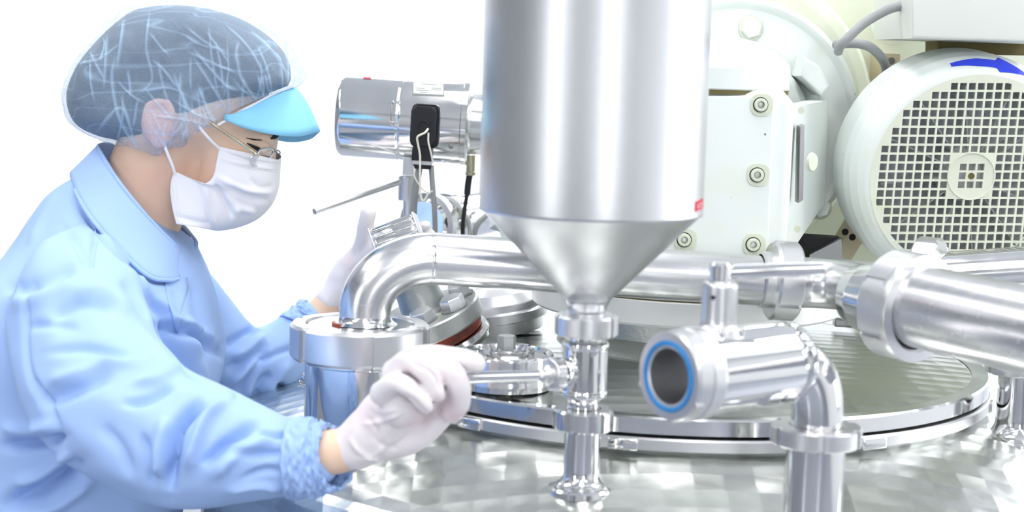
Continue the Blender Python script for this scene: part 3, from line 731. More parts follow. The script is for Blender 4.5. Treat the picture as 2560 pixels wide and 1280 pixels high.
obj('front_flange', LA(vc, d_, [(rbod * .9, k_ - .003), (rbod * 1.06, k_ - .002), (rbod * 1.08, k_), (rbod * 1.08, k_ + .012), (rbod * 1.05, k_ + .013), (rbod * 1.03, k_ + .026), (rbod * .99, k_ + .029), (rbod * .82, k_ + .029), (rbod * .80, k_ + .024)], 72), 'steel_satin', bv)
obj('seal_ring', LA(vc, d_, [(rbod * .82, k_ + .022), (rbod * .82, k_ + .0285), (rbod * .80, k_ + .0305), (rbod * .72, k_ + .0305), (rbod * .69, k_ + .0285), (rbod * .69, k_ + .02)], 72), 'blue_seal', bv, label='blue rubber ring seal')
obj('bore', LA(vc, d_, [(rbod * .70, k_ + .029), (rbod * .64, k_ + .028), (rbod * .63, k_ - .01), (rbod * .63, k_ * .62), (rbod * .5, k_ * .52), (0, k_ * .5)], 64), 'steel_satin', bv)
bm = bmesh.new(); ball(bm, vc + d_ * (k_ * .52) + Vector((.006, 0, -.004)), rbod * .30, 3); obj('valve_disc', bm, 'steel_mirror', bv)
for a in (35, 75, 140, 215, 300):
    x_, y_, z_ = frame(d_); a = math.radians(a); c = vc + d_ * .003 + (x_ * math.cos(a) + y_ * math.sin(a)) * rbod * .93
    obj('flange_screw', LA(c, -d_, [(0, .006), (.0028, .006), (.0034, .004), (.0034, -.002)], 12), 'steel_mirror', bv)
for a in (200, 275, 330):
    a = math.radians(a); c = vc + d_ * (k_ + .020) + (x_ * math.cos(a) + y_ * math.sin(a)) * rbod * 1.0
    obj('flange_pin', LA(c, d_, [(0, .009), (.002, .009), (.003, .008), (.003, 0)], 12), 'steel_mirror', bv)
# stem on top with lever
sb = min((vc + d_ * q for q in np.linspace(.01, .12, 111)), key=lambda v: abs(pix(v)[0] - 1790)); SBY = sb.y
stx, sty = sb.x, sb.y
def sz(y): return P(1788, y, SBY).z
sr = S(46, SBY)
obj('stem_base', LA((stx, sty, 0), AXZ, [(sr * 1.35, sz(838)), (sr * 1.2, sz(816)), (sr * 1.02, sz(808)), (sr * 1.0, sz(800)), (sr, sz(712)), (sr * .92, sz(706)), (0, sz(706))], 40), 'steel_satin', bv)
obj('stem_hole', LA(P(1782, 744, SBY - sr + .0008), (0, -1, 0), [(0, .001), (S(5, 1.4), .001), (S(6, 1.4), 0)], 14), 'black_void', bv)
obj('stem_head', LA((stx, sty, 0), AXZ, [(sr * .58, sz(708)), (sr * .62, sz(700)), (sr * .62, sz(662)), (sr * .5, sz(656)), (0, sz(655))], 32), 'steel_polished', bv)
lv0 = Vector((stx, sty, sz(682))); lv1 = P(2065, 672, SBY + .02)
obj('lever', TU([lv0, lv0.lerp(lv1, .12), lv0.lerp(lv1, .6), lv0.lerp(lv1, .97), lv1], [S(16, 1.4), S(19, 1.4), S(19, 1.4), S(16, 1.4), S(8, 1.4)], 20), 'steel_polished', bv)
for a in (0, 70, 290):
    a = math.radians(a - 90); c = Vector((stx + sr * 1.25 * math.cos(a), sty + sr * 1.25 * math.sin(a), sz(836)))
    obj('stem_screw', LA(c, AXZ, [(0, .008), (.0035, .008), (.004, .006), (.004, -.004)], 14), 'steel_mirror', bv)

# ================================================================== ports on the lid
sm = PZ(1265, 900, .03); smr = S(120, sm.y)
port = thing('lid_port', 'low round steel port cover with one hex bolt on the tank lid', 'port cover', (sm.x, sm.y, .005))
def zz(y): return P(1265, y, sm.y).z
ztop = P(1265, 886, sm.y).z
obj('port_ring', LA((sm.x, sm.y, 0), AXZ, [(0, ztop), (smr * .90, ztop), (smr * .95, ztop + .003), (smr * .985, ztop + .003), (smr, ztop + .001), (smr, ztop - .022), (smr * 1.01, ztop - .026), (smr * 1.01, .0035)], 72), 'steel_polished', port)
obj('centre_washer', LA((sm.x, sm.y, 0), AXZ, [(0, ztop + .001), (smr * .45, ztop + .001), (smr * .5, ztop + .005), (smr * .52, ztop + .0075), (smr * .56, ztop + .0085), (smr * .60, ztop + .007), (smr * .60, ztop)], 60), 'steel_polished', port)
obj('hex_bolt', hexbolt((sm.x, sm.y, ztop + .002), AXZ, S(25, sm.y), .018, .1, .25), 'steel_cast', port)
obj('bolt_collar', LA((sm.x, sm.y, 0), AXZ, [(S(24, sm.y), ztop), (S(24, sm.y), ztop + .007), (0, ztop + .007)], 24), 'steel_mirror', port)

# tilted sight port with lamp head
SY = 1.86
ta = Vector((-.35, -.16, .92)).normalized(); fo_ = P(1062, 778, SY); Rf = S(140, SY)
lampo = thing('sight_lamp', 'steel flanged inspection lamp leaning left behind the curved pipe', 'inspection lamp', P(1120, 870, SY))
obj('flange', LA(fo_, ta, [(Rf * .5, -.021), (Rf * .98, -.021), (Rf, -.019), (Rf, -.002), (Rf * .97, 0), (Rf * .4, 0)], 72), 'steel_cast', lampo)
obj('red_gasket', LA(fo_, ta, [(Rf * .5, -.033), (Rf * .90, -.033), (Rf * .92, -.029), (Rf * .90, -.021), (Rf * .5, -.021)], 64), 'red_gasket', lampo, label='red gasket between the flanges')
obj('lower_flange', LA(fo_, ta, [(Rf * .5, -.054), (Rf * .7, -.052), (Rf * 1.0, -.046), (Rf * 1.02, -.040), (Rf * .98, -.034), (Rf * .5, -.033)], 72), 'steel_polished', lampo)
obj('socket', LA(fo_, ta, [(Rf * .82, -.11), (Rf * .78, -.055), (Rf * .5, -.05)], 56), 'steel_polished', lampo)
obj('neck', LA(fo_, ta, [(Rf * .46, -.002), (Rf * .42, .006), (Rf * .39, .03), (Rf * .39, .07), (Rf * .36, .075), (0, .08)], 48), 'steel_cast', lampo)
fx, fy, _ = frame(ta)
for (x, y, r) in ((1060, 804, 32), (1136, 770, 32), (1152, 738, 30), (985, 836, 30)):
    d = ray(x, y); t_ = (fo_ - cC).dot(ta) / d.dot(ta); c = cC + d * t_
    bo = obj('hex_bolt', hexbolt(c, ta, S(r, SY), S(30, SY), .12, .5 + x), 'steel_satin', lampo)
    obj('bolt_washer', LA(c, ta, [(0, .0012), (S(r * 1.12, SY), .0012), (S(r * 1.12, SY), -.001)], 24), 'steel_dark', bo)
# lamp head: ribbed block
hc = P(993, 590, SY + .02); bx_ = (P(1042, 552, SY + .02) - P(935, 592, SY + .02)).normalized(); bz_ = Vector((0, -1, .25)); bz_ = (bz_ - bx_ * bz_.dot(bx_)).normalized(); by_ = bz_.cross(bx_)
if by_.z < 0: by_ = -by_
RM = Matrix((bx_, bz_, by_)).transposed()
head_o = obj('lamp_head', BX(hc, (.054, .03, .034), RM, .004), 'steel_mirror', lampo)
for k, q in enumerate((-.012, -.004, .004, .012)):
    c = hc + by_ * q - bz_ * -.0155
    obj('head_rib', BX(c, (.052, .005, .0035), RM, .0012), 'steel_mirror', head_o)
for s_ in (-1, 1):
    obj('head_cap', BX(hc + bx_ * s_ * .027, (.003, .033, .036), RM, .001), 'steel_satin', head_o)
obj('head_stem', TU([hc - by_ * .012, fo_ + ta * .07], S(26, SY), 24), 'steel_cast', lampo)

# polished cleaning dome and post further back
do_ = PZ(1290, 812, .03); 
dm = thing('lid_dome', 'polished dome shaped port on the lid left of the white base', 'port cover', (do_.x - .02, do_.y + .09, .008))
obj('dome', LA((do_.x - .02, do_.y + .09, .008), (-.15, 0, 1), [(0, .056), (.022, .054), (.040, .047), (.052, .036), (.055, .028), (.062, .026), (.062, .016), (.055, .014), (.054, .0)], 64), 'steel_satin', dm)
ps = P(1286, 760, 2.16); po = thing('rear_post', 'slim steel post rising behind the curved pipe', 'post', (ps.x, ps.y, 0))
obj('post', LA((ps.x, ps.y, 0), AXZ, [(.012, -.06), (.012, P(1286, 575, 2.16).z), (0, P(1286, 575, 2.16).z)], 24), 'steel_satin', po)
obj('rod', TU([P(1318, 790, 2.16), P(1320, 700, 2.16), P(1320, 600, 2.16)], .005, 14), 'steel_polished', po)
hp = PZ(2160, 800, .02); mh = thing('hinge_plate', 'dark hinge strip on the lid right of the white base', 'hinge', (hp.x, hp.y, .005))
obj('leaf', BX((hp.x - .01, hp.y + .02, .013), (.05, .02, .010), None, .002), 'steel_dark', mh)
obj('pin', TU([P(2115, 800, hp.y), P(2190, 812, hp.y - .02)], .004, 12), 'steel_polished', mh)

# ================================================================== stainless cylinder instrument at the back
IY = 2.12
ins = thing('cylinder_instrument', 'horizontal stainless steel instrument cylinder with a black plug', 'instrument', P(1015, 510, IY))
i0, i1 = P(852, 288, IY + .004), P(1172, 310, IY - .004); idir = (i1 - i0).normalized(); ilen = (i1 - i0).length
IR = S(101, IY)
obj('shell', LA(i0, idir, [(0, 0), (IR * .93, 0), (IR * .985, .003), (IR, .006), (IR, ilen * .47), (IR * .99, ilen * .475), (IR * .99, ilen * .485), (IR * 1.0, ilen * .49), (IR * 1.0, ilen * .955), (IR * 1.02, ilen * .96), (IR * 1.02, ilen), (IR * .97, ilen + .002), (0, ilen + .002)], 80), 'steel_polished', ins)
obj('end_tube', LA(i0, idir, [(IR * .78, ilen), (IR * .74, ilen + .004), (IR * .74, ilen + .06), (0, ilen + .06)], 56), 'steel_brushed', ins)
obj('end_stud', LA(i0, -idir, [(.004, -.002), (.004, .007), (0, .007)], 12), 'steel_satin', ins)
def on_ins(x, y, lift=0.0):
    d = ray(x, y); o = cC - i0; dp = d - idir * d.dot(idir); op = o - idir * o.dot(idir)
    a, b_, c_ = dp.dot(dp), 2 * dp.dot(op), op.dot(op) - (IR + lift) ** 2; D = b_ * b_ - 4 * a * c_
    t_ = (-b_ - math.sqrt(max(D, 0))) / (2 * a); return cC + d * t_
def patch(name, x0, y0, x1, y1, m, parent, lift=.0005, label=None, n=8):
    bm = bmesh.new(); rows = [[bm.verts.new(on_ins(x, y + (x - x0) * .05, lift)) for x in (x0, x1)] for y in np.linspace(y0, y1, n)]
    for a, c in zip(rows, rows[1:]): bm.faces.new((a[0], a[1], c[1], c[0]))
    return obj(name, bm, m, parent, label=label)
patch('label_border', 1031, 204, 1111, 237, 'label_print', ins, .0004)
lb = patch('rating_label', 1034, 206, 1108, 233, 'pale_label', ins, .0008, 'printed metal rating label')
for k, (xa, xb, y) in enumerate(((1054, 1092, 209), (1040, 1062, 219), (1040, 1072, 224), (1050, 1068, 229), (1078, 1104, 219), (1078, 1104, 223))):
    patch('print_line', xa, y, xb, y + 1.6, 'label_print', lb, .0011, n=2)
patch('red_mark', 908, 192, 928, 196, 'red_tape', ins, .0006, 'small red mark on top')
for y in (256, 308): obj('seam_screw', LA(on_ins(979, y), on_ins(979, y) - (i0 + idir * (on_ins(979, y) - i0).dot(idir)), [(0, .0015), (.0024, .0015), (.003, 0)], 14), 'steel_mirror', ins)
obj('seam_bar', TU([on_ins(979, 256, .0004), on_ins(978, 282, .0004), on_ins(978, 308, .0004)], .0008, 8), 'steel_dark', ins)
for x, y in ((1127, 367), (1159, 292)): obj('shell_screw', LA(on_ins(x, y), on_ins(x, y) - (i0 + idir * (on_ins(x, y) - i0).dot(idir)), [(0, .001), (.003, .001), (.0034, 0)], 14), 'steel_dark', ins)
# bracket and post
ext_px('bracket', [(1008, 392), (1036, 394), (1036, 438), (1006, 438)], IY - .03, IY + .01, 'steel_satin', ins, .001)
obj('clamp', LA(P(1017, 500, IY), AXZ, [(0, 0), (S(21, IY), 0), (S(22, IY), .001), (S(22, IY), S(58, IY)), (S(19, IY), S(62, IY)), (0, S(62, IY))], 24), 'steel_satin', ins)
obj('post', LA(P(1022, 500, IY), AXZ, [(S(14, IY), -.186), (S(14, IY), .01)], 20), 'steel_satin', ins)
obj('cross_rod', TP([(786, 529, IY - .10), (900, 489, IY - .05), (1008, 452, IY)], S(7.5, IY), 14), 'steel_satin', ins)
# black plug on the instrument
pl = thing('black_plug', 'black rubber connector plug on the front of the instrument cylinder', 'plug', on_ins(1062, 410))
fr = Vector((0, -1, 0)); pcx = on_ins(1062, 312); pY = pcx.y
def slab(name, w_, h_, x, y, Y0, th, m, parent, r=6):
    c = P(x, y, Y0); X_ = idir; Z_ = frame(idir)[1]; Z_ = Vector((-.05, 0, 1)); Z_ = (Z_ - X_ * Z_.dot(X_)).normalized(); D_ = Z_.cross(X_)
    D_ = D_ if D_.y < 0 else -D_
    bm = prism(bmesh.new(), rrect(S(w_, Y0), S(h_, Y0), S(r, Y0)), c, X_, Z_, D_, th)
    bmesh.ops.bevel(bm, geom=[e for e in bm.edges if all(abs((v.co - c).dot(D_) - th) < 1e-5 for v in e.verts)], offset=min(.002, th * .4), segments=3, affect='EDGES')
    return obj(name, bm, m, parent)
slab('plug_base', 70, 108, 1065, 314, pY + .006, .012, 'black_rubber', pl, 14)
slab('plug_body', 62, 96, 1060, 314, pY - .004, .014, 'black_rubber', pl, 12)
obj('plug_ring', LA(P(1059, 316, pY - .018), (0, -1, 0), [(S(12, IY), 0), (S(13, IY), .002), (S(17, IY), .002), (S(18, IY), 0), (S(18, IY), -.002)], 32), 'black_rubber', pl)
slab('plug_boot', 50, 44, 1058, 384, pY + .004, .016, 'black_rubber', pl, 8)
slab('plug_clip', 50, 9, 1058, 405, pY + .003, .018, 'steel_satin', pl, 3)
slab('plug_gland', 44, 12, 1058, 415, pY + .005, .013, 'black_rubber', pl, 4)
obj('signal_cable', TP([(1048, 418, pY), (1045, 440, pY), (1038, 480, pY), (1034, 530, pY + .01), (1036, 580, pY + .02), (1040, 660, pY + .04)], S(8.5, IY)), 'grey_cable', label='grey cable hanging from the left of the black plug', cat='cable', loc=P(1034, 530, pY))
obj('signal_cable', TP([(1078, 414, pY), (1081, 460, pY), (1086, 520, pY), (1088, 590, pY + .01), (1086, 680, pY + .03)], S(6.5, IY)), 'grey_cable', label='thin grey cable hanging from the right of the black plug', cat='cable', loc=P(1086, 520, pY))
obj('loose_wire', TP([(1070, 322, pY - .02), (1062, 332, pY - .025), (1044, 342, pY - .025), (1045, 360, pY - .022), (1050, 390, pY - .02), (1050, 440, pY - .02), (1052, 490, pY - .02), (1060, 502, pY - .02), (1072, 480, pY - .02)], S(2.6, IY), 8), 'white_wire', label='loose white wire hooked in the plug ring', cat='wire', loc=P(1050, 400, pY))
obj('loose_wire', TP([(1071, 332, pY - .02), (1071, 355, pY - .022), (1078, 385, pY - .02), (1082, 408, pY - .015)], S(2.2, IY), 8), 'white_wire', label='short white wire beside the plug boot', cat='wire', loc=P(1075, 370, pY))
obj('loose_wire', TP([(1034, 415, pY - .01), (1036, 440, pY - .01), (1050, 465, pY - .012), (1066, 480, pY - .012), (1082, 478, pY - .012)], S(1.8, IY), 8), 'white_wire', label='thin white wire loop under the plug', cat='wire', loc=P(1050, 465, pY))
bc = thing('black_cable', 'black cable with a metal gland hanging right of the instrument', 'cable', P(1160, 560, IY))
obj('gland', LA(P(1176, 438, IY + .0), AXZ, [(0, 0), (S(13, IY), 0), (S(13, IY), .004), (S(11, IY), .005), (S(11, IY), .026), (0, .026)], 24), 'gold_metal', bc)
obj('boot', TP([(1174, 438, IY), (1170, 462, IY), (1168, 486, IY)], S(8, IY)), 'black_rubber', bc)
obj('cable', TP([(1168, 484, IY), (1163, 515, IY), (1158, 550, IY), (1157, 600, IY + .01), (1160, 680, IY + .03)], S(5.5, IY)), 'black_rubber', bc)
# pipework below the instrument
pw = thing('rear_pipework', 'polished steel pipe with clamp rings behind the black cable', 'pipe', P(1130, 600, 2.2))
w0, w1 = P(1060, 560, 2.17), P(1250, 520, 2.36); wd = (w1 - w0).normalized()
obj('body', LA(w0, wd, [(0, 0), (.030, 0), (.034, .004), (.034, .022), (.026, .026), (.026, .05), (.036, .052), (.036, .066), (.032, .07), (.032, .25), (0, .25)], 48), 'steel_mirror', pw)
obj('clamp_ring', LA(w0 + wd * .004, wd, [(.033, 0), (.041, .002), (.041, .014), (.033, .016)], 48), 'steel_satin', pw)
obj('grey_hose', TP([(1100, 497, 2.2), (1130, 500, 2.19), (1155, 525, 2.17), (1172, 560, 2.16), (1178, 640, 2.18)], S(6, 2.2)), 'steel_cast', label='curved grey hose crossing behind the black cable', cat='hose', loc=P(1155, 525, 2.17))
obj('grey_hose', TP([(1250, 515, 2.25), (1215, 540, 2.22), (1190, 570, 2.2), (1175, 640, 2.2)], S(7, 2.2)), 'grey_cable', label='grey hose rising toward the hopper edge', cat='hose', loc=P(1215, 540, 2.22))

# ================================================================== the person
HY_ = 1.80                                                       # middle plane of the head
per = thing('person', 'person in a light blue coat, hair net, visor, mask and gloves leaning over the tank', 'person', (P(200, 1000, 1.8).x, 1.8, FZ))
def HP(x, y, off=0.0): return P(x, y, HY_ + off)
def mirror(v): return Vector((v.x, 2 * HY_ - v.y, v.z))
def rotpx(deg): return Matrix.Rotation(math.radians(deg), 3, 'Y')
sh = HY_ / FPX
def ell(bm, x, y, rx, ry, rd, deg=0, off=0.0, sub=3):            # ellipsoid in the profile plane, radii in px
    ball(bm, HP(x, y, off), (rx * sh, rd * sh, ry * sh), sub, rotpx(deg))

# ---- body: head, neck, trunk and arms as one skin
bm = bmesh.new()
ell(bm, 462, 225, 215, 178, 165, 14)
ell(bm, 590, 395, 95, 160, 128, 18)
ell(bm, 560, 470, 100, 88, 112, 20)
ell(bm, 640, 335, 58, 48, 112, 0)
ell(bm, 612, 425, 62, 55, 60, 0, -.026); ell(bm, 612, 425, 62, 55, 60, 0, .026)
ell(bm, 672, 400, 18, 46, 24, -18)
ell(bm, 672, 432, 16, 20, 26, 0)
for s_ in (-1, 1):
    ell(bm, 664, 338, 30, 16, 42, 15, s_ * .030, 2)
    ell(bm, 625, 398, 40, 18, 40, 20, s_ * .034, 2)
chain(bm, [(440, 330, 1.80, 128), (380, 450, 1.80, 122), (330, 560, 1.80, 120), (290, 690, 1.80, 125)], 6)
for x, y, rx, ry, rd in ((240, 800, 190, 130, 270), (200, 900, 210, 200, 300), (170, 1150, 200, 260, 270), (160, 1450, 190, 300, 300)):
    ell(bm, x, y, rx, ry, rd)
ARM_N = [(225, 745, 1.67, 95), (240, 860, 1.60, 105), (310, 1030, 1.53, 100), (480, 1105, 1.50, 92), (650, 1138, 1.475, 76), (800, 1135, 1.465, 64), (880, 1118, 1.462, 60), (930, 1090, 1.458, 50)]
ARM_F = [(390, 740, 1.93, 80), (500, 810, 1.98, 75), (615, 912, 2.0, 64), (700, 895, 2.01, 60), (790, 800, 2.03, 46), (835, 745, 2.035, 42), (860, 710, 2.035, 40)]
chain(bm, ARM_N, 8); chain(bm, ARM_F, 8)
# legs down to the floor
for s_ in (-1, 1):
    a = Vector((P(160, 1400, 1.8).x, 1.8 + s_ * .09, -.30))
    for k in range(14):
        t_ = k / 13; ball(bm, a.lerp(Vector((a.x + .02, 1.8 + s_ * .11, FZ + .06)), t_), .085 - .035 * t_)
    ball(bm, (a.x + .07, 1.8 + s_ * .11, FZ + .04), (.12, .045, .045))
me = remeshed(bm, .0055, 8)
bvh_src = bmesh.new(); bvh_src.from_mesh(me); BODY = BVHTree.FromBMesh(bvh_src); bvh_src.free()
def onbody(x, y, lift=.0):
    d = ray(x, y).normalized(); h = BODY.ray_cast(cC, d)
    return (h[0] + h[1] * lift) if h[0] is not None else P(x, y, HY_)
obj('body', me, 'skin', per, 0)

# ear seen through the cap
bm = bmesh.new(); ear0 = P(402, 312, HY_ - .080)
pts = [(398, 262), (372, 275), (366, 310), (378, 345), (396, 372), (412, 360), (420, 330), (428, 290), (418, 266)]
for x, y, o_, r in spline([(x, y - 8, -.080, 11) for x, y in pts], 4): ball(bm, P(x, y, HY_ + o_), S(r, HY_), 2)
ball(bm, P(398, 308, HY_ - .072), (.020, .012, .028), 2)
obj('ear', remeshed(bm, .0025, 3), 'skin_rosy', per, 0)

# eye and brow
eye_p = onbody(650, 366)
bm = bmesh.new(); ball(bm, eye_p + Vector((-.003, .0035, .001)), (.013, .006, .009), 3, rotpx(20)); obj('eyelid', bm, 'skin', per, 0)
obj('eyelash', TU([onbody(x, y, .0012) for x, y in ((617, 358), (630, 365), (645, 373), (660, 377), (672, 374))], [.0006, .0016, .0024, .0022, .0008], 8), 'lash', per)
obj('eyelid_crease', TU([onbody(x, y, .0004) for x, y in ((615, 345), (635, 349), (655, 350))], [.0004, .0009, .0005], 8), 'lash', per)
obj('eyebrow', TU([onbody(x, y, .001) for x, y in ((676, 346), (686, 343), (694, 338))], [.001, .003, .0015], 8), 'hair', per)

# ---- hair under the cap, and the cap
CAPO = [(738, 212), (740, 170), (715, 120), (678, 84), (620, 46), (560, 20), (480, 6), (400, 4), (335, 9), (300, 30), (240, 90), (190, 150), (166, 195), (155, 240), (165, 290), (190, 325), (240, 350), (290, 360), (325, 382), (370, 399), (396, 403), (416, 386), (468, 374), (480, 348), (530, 324), (562, 302), (640, 258)]
def inflate(outline, c, half, scale=1.0, nth=140, nph=34, expo=.75, crop=None, dy=0):
    """closed rounded form with this profile outline in the head's middle plane"""
    ol = spline(outline + [outline[0]], 4)[:-1]; cx, cy = c
    an = np.array([math.atan2(q[1] - cy, q[0] - cx) for q in ol]); rr = np.array([math.hypot(q[0] - cx, q[1] - cy) for q in ol])
    k = np.argsort(an); an, rr = an[k], rr[k]; an = np.r_[an - 2 * PI, an, an + 2 * PI]; rr = np.r_[rr, rr, rr]
    bm = bmesh.new(); rings = []
    for j in range(1, nph):
        ph = -PI / 2 + PI * j / nph; cu = math.cos(ph) ** expo; w_ = half * math.sin(ph); ring = []
        for i in range(nth):
            th = -PI + 2 * PI * i / nth; R_ = float(np.interp(th, an, rr)) * scale
            Y = HY_ + w_
            x, y = cx + R_ * cu * math.cos(th), cy + dy + R_ * cu * math.sin(th)
            v = P(x, y, HY_ - abs(w_)); v.y = HY_ - abs(w_)
            ring.append(bm.verts.new(v if w_ <= 0 else mirror(v)))
        rings.append(ring)
    p0 = P(cx, cy + dy, HY_ - half); a = bm.verts.new(p0); c_ = bm.verts.new(mirror(p0))
    for r0_, r1_ in zip(rings, rings[1:]):
        for i in range(nth): bm.faces.new((r0_[i], r0_[(i + 1) % nth], r1_[(i + 1) % nth], r1_[i]))
    for i in range(nth):
        bm.faces.new((a, rings[0][(i + 1) % nth], rings[0][i])); bm.faces.new((c_, rings[-1][i], rings[-1][(i + 1) % nth]))
    bmesh.ops.recalc_face_normals(bm, faces=bm.faces[:])
    return bm
HAIRO = [(722, 212), (718, 160), (695, 118), (660, 85), (605, 50), (545, 28), (475, 15), (400, 14), (340, 24), (300, 48), (248, 95), (200, 152), (176, 197), (165, 240), (174, 286), (198, 318), (245, 340), (290, 350), (335, 362), (356, 350), (380, 330), (430, 330), (480, 325), (530, 300), (600, 262)]
obj('hair', inflate(HAIRO, (440, 200), .083, 1.0, 110, 26, .8), 'hair', per, 0)
bm = inflate(CAPO, (440, 200), .1035, 1.0, 340, 100, .32)
me = remeshed(bm, .0042, 1)
sub = bmesh.new(); sub.from_mesh(me)
for _k in range(2):
    bmesh.ops.subdivide_edges(sub, edges=sub.edges[:], cuts=1, use_grid_fill=True)
    bmesh.ops.smooth_vert(sub, verts=sub.verts[:], factor=.5, use_axis_x=True, use_axis_y=True, use_axis_z=True)
sub.to_mesh(me); sub.free()
caplines = []
rnd = random.Random(3)
hand_lines = [((560, 300), (500, 290), (430, 250)), ((540, 320), (470, 300), (380, 290)), ((575, 290), (520, 200), (480, 140)), ((520, 60), (530, 150), (545, 240)), ((375, 20), (365, 120), (380, 200), (340, 240)), ((290, 130), (280, 200), (300, 300), (360, 390)), ((430, 180), (470, 270), (500, 300)), ((620, 70), (690, 140), (720, 200)), ((560, 60), (620, 120), (660, 190)), ((480, 120), (560, 210), (600, 230)), ((240, 330), (300, 270), (330, 330)), ((190, 160), (250, 150), (300, 110)), ((350, 230), (420, 220), (470, 240)), ((310, 40), (300, 120), (290, 180)), ((455, 230), (460, 300), (420, 350)), ((640, 250), (600, 190), (590, 120)), ((680, 235), (665, 170), (640, 110)), ((705, 225), (700, 170), (690, 130))]
for h in hand_lines: caplines.append((h, rnd.uniform(2.2, 4), rnd.uniform(.0012, .0022)))
for k in range(46):                                               # gathers along the elastic edge and loose creases
    t_ = rnd.random()
    if k < 22:
        x0 = 400 + 330 * t_; y0 = 395 - 180 * t_; L_ = rnd.uniform(50, 130); a = math.radians(rnd.uniform(-125, -70))
    else:
        x0 = rnd.uniform(200, 650); y0 = rnd.uniform(60, 300); L_ = rnd.uniform(60, 170); a = math.radians(rnd.uniform(20, 100))
    p1 = (x0 + L_ * math.cos(a), y0 + L_ * math.sin(a)); pm = ((x0 + p1[0]) / 2 + rnd.uniform(-12, 12), (y0 + p1[1]) / 2 + rnd.uniform(-12, 12))
    caplines.append((((x0, y0), pm, p1), rnd.uniform(2, 3.2), rnd.uniform(.0008, .0015)))
ruffle(me, .0035, 28, 2); ruffle(me, .0016, 70, 5)
fold(me, caplines, 'layer', True)
cap_o = obj('hair_net', me, 'cap_gauze', per, 0, label='thin pale blue bouffant hair net, hair showing through')
obj('elastic_edge', TU([P(*q) for q in spline([(545, 313, HY_ - .077), (562, 303, HY_ - .076), (600, 279, HY_ - .070), (640, 258, HY_ - .058), (690, 232, HY_ - .036), (737, 214, HY_ - .006)], 8)], .0014, 10), 'mask_white', cap_o)

# ---- visor
root_n = spline([(560, 300, -.077), (600, 277, -.070), (660, 247, -.050), (705, 226, -.026), (736, 213, 0)], 5)
out_n = spline([(564, 301, -.079), (618, 322, -.076), (690, 337, -.064), (752, 340, -.040), (801, 328, 0)], 5)
root_f = spline([(736, 213, 0), (705, 226, .026), (660, 247, .050), (600, 277, .070), (560, 300, .077)], 5)[1:]
out_f = spline([(801, 328, 0), (775, 348, .040), (720, 354, .062), (640, 335, .076), (570, 305, .079)], 5)[1:]
bm = bmesh.new(); rows = []
for a, c in zip(root_n + root_f, out_n + out_f):
    row = []
    for k in range(9):
        t_ = k / 8; q = a * (1 - t_) + c * t_; v = HP(q[0], q[1], q[2]); v.z += .006 * math.sin(PI * t_); row.append(bm.verts.new(v))
    rows.append(row)
for a, c in zip(rows, rows[1:]):
    for k in range(8): bm.faces.new((a[k], a[k + 1], c[k + 1], c[k]))
vo_ = obj('visor', bm, 'visor', per, 0, label='sky blue woven visor of the cap')
so_ = vo_.modifiers.new('thickness', 'SOLIDIFY'); so_.thickness = .0012

# ---- mask
Fv = spline([(693, 399), (691, 440), (688, 476), (674, 514), (642, 547), (592, 568), (545, 576)], 8)
Ev = spline([(549, 366), (541, 405), (533, 440), (512, 458), (474, 446), (437, 432), (426, 470), (431, 520), (441, 560)], 6)
nv = 49; bm = bmesh.new(); rows = []
for j in range(nv):
    v = j / (nv - 1)
    F_ = Fv[min(int(round(v * (len(Fv) - 1))), len(Fv) - 1)]; E_ = Ev[min(int(round(v * (len(Ev) - 1))), len(Ev) - 1)]
    W = .064 - .004 * v; row = []
    for i in range(29):
        u = i / 28; s_ = math.sin(u * PI / 2) ** 1.05; o_ = -W * math.cos(u * PI / 2) ** .85
        x, y = E_[0] + (F_[0] - E_[0]) * s_, E_[1] + (F_[1] - E_[1]) * s_
        row.append(HP(x, y, o_))
    row += [mirror(q) for q in row[:-1][::-1]]
    rows.append([bm.verts.new(q) for q in row])
for a, c in zip(rows, rows[1:]):
    for k in range(len(a) - 1): bm.faces.new((a[k], a[k + 1], c[k + 1], c[k]))
bmesh.ops.recalc_face_normals(bm, faces=bm.faces[:])
if sum(f.normal.y for f in bm.faces if f.calc_center_median().y < HY_ - .02) > 0: bmesh.ops.reverse_faces(bm, faces=bm.faces[:])
bmesh.ops.subdivide_edges(bm, edges=bm.edges[:], cuts=1, use_grid_fill=True)
me = bpy.data.meshes.new('mask'); bm.to_mesh(me); bm.free()
fold(me, [(((535, 448), (560, 500), (585, 545)), 7, -.004), (((518, 460), (520, 510), (535, 570)), 5, .004), (((500, 462), (518, 530), (530, 570)), 5, -.003), (((540, 440), (600, 470), (680, 482)), 7, .0035), (((560, 455), (620, 490), (675, 500)), 9, -.004), (((575, 525), (600, 520), (640, 530)), 8, .003), (((560, 400), (620, 412), (690, 425)), 3, .0012), (((556, 372), (620, 392), (690, 404)), 3, .0012), (((560, 480), (590, 520), (575, 560)), 8, .003), (((440, 540), (490, 555), (540, 560)), 8, -.002), (((620, 440), (650, 470), (690, 460)), 8, -.002)])
mo_ = obj('face_mask', me, 'mask_white', per, 0, label='white pleated face mask')
md = mo_.modifiers.new('thickness', 'SOLIDIFY'); md.thickness = .0008; md.offset = 1
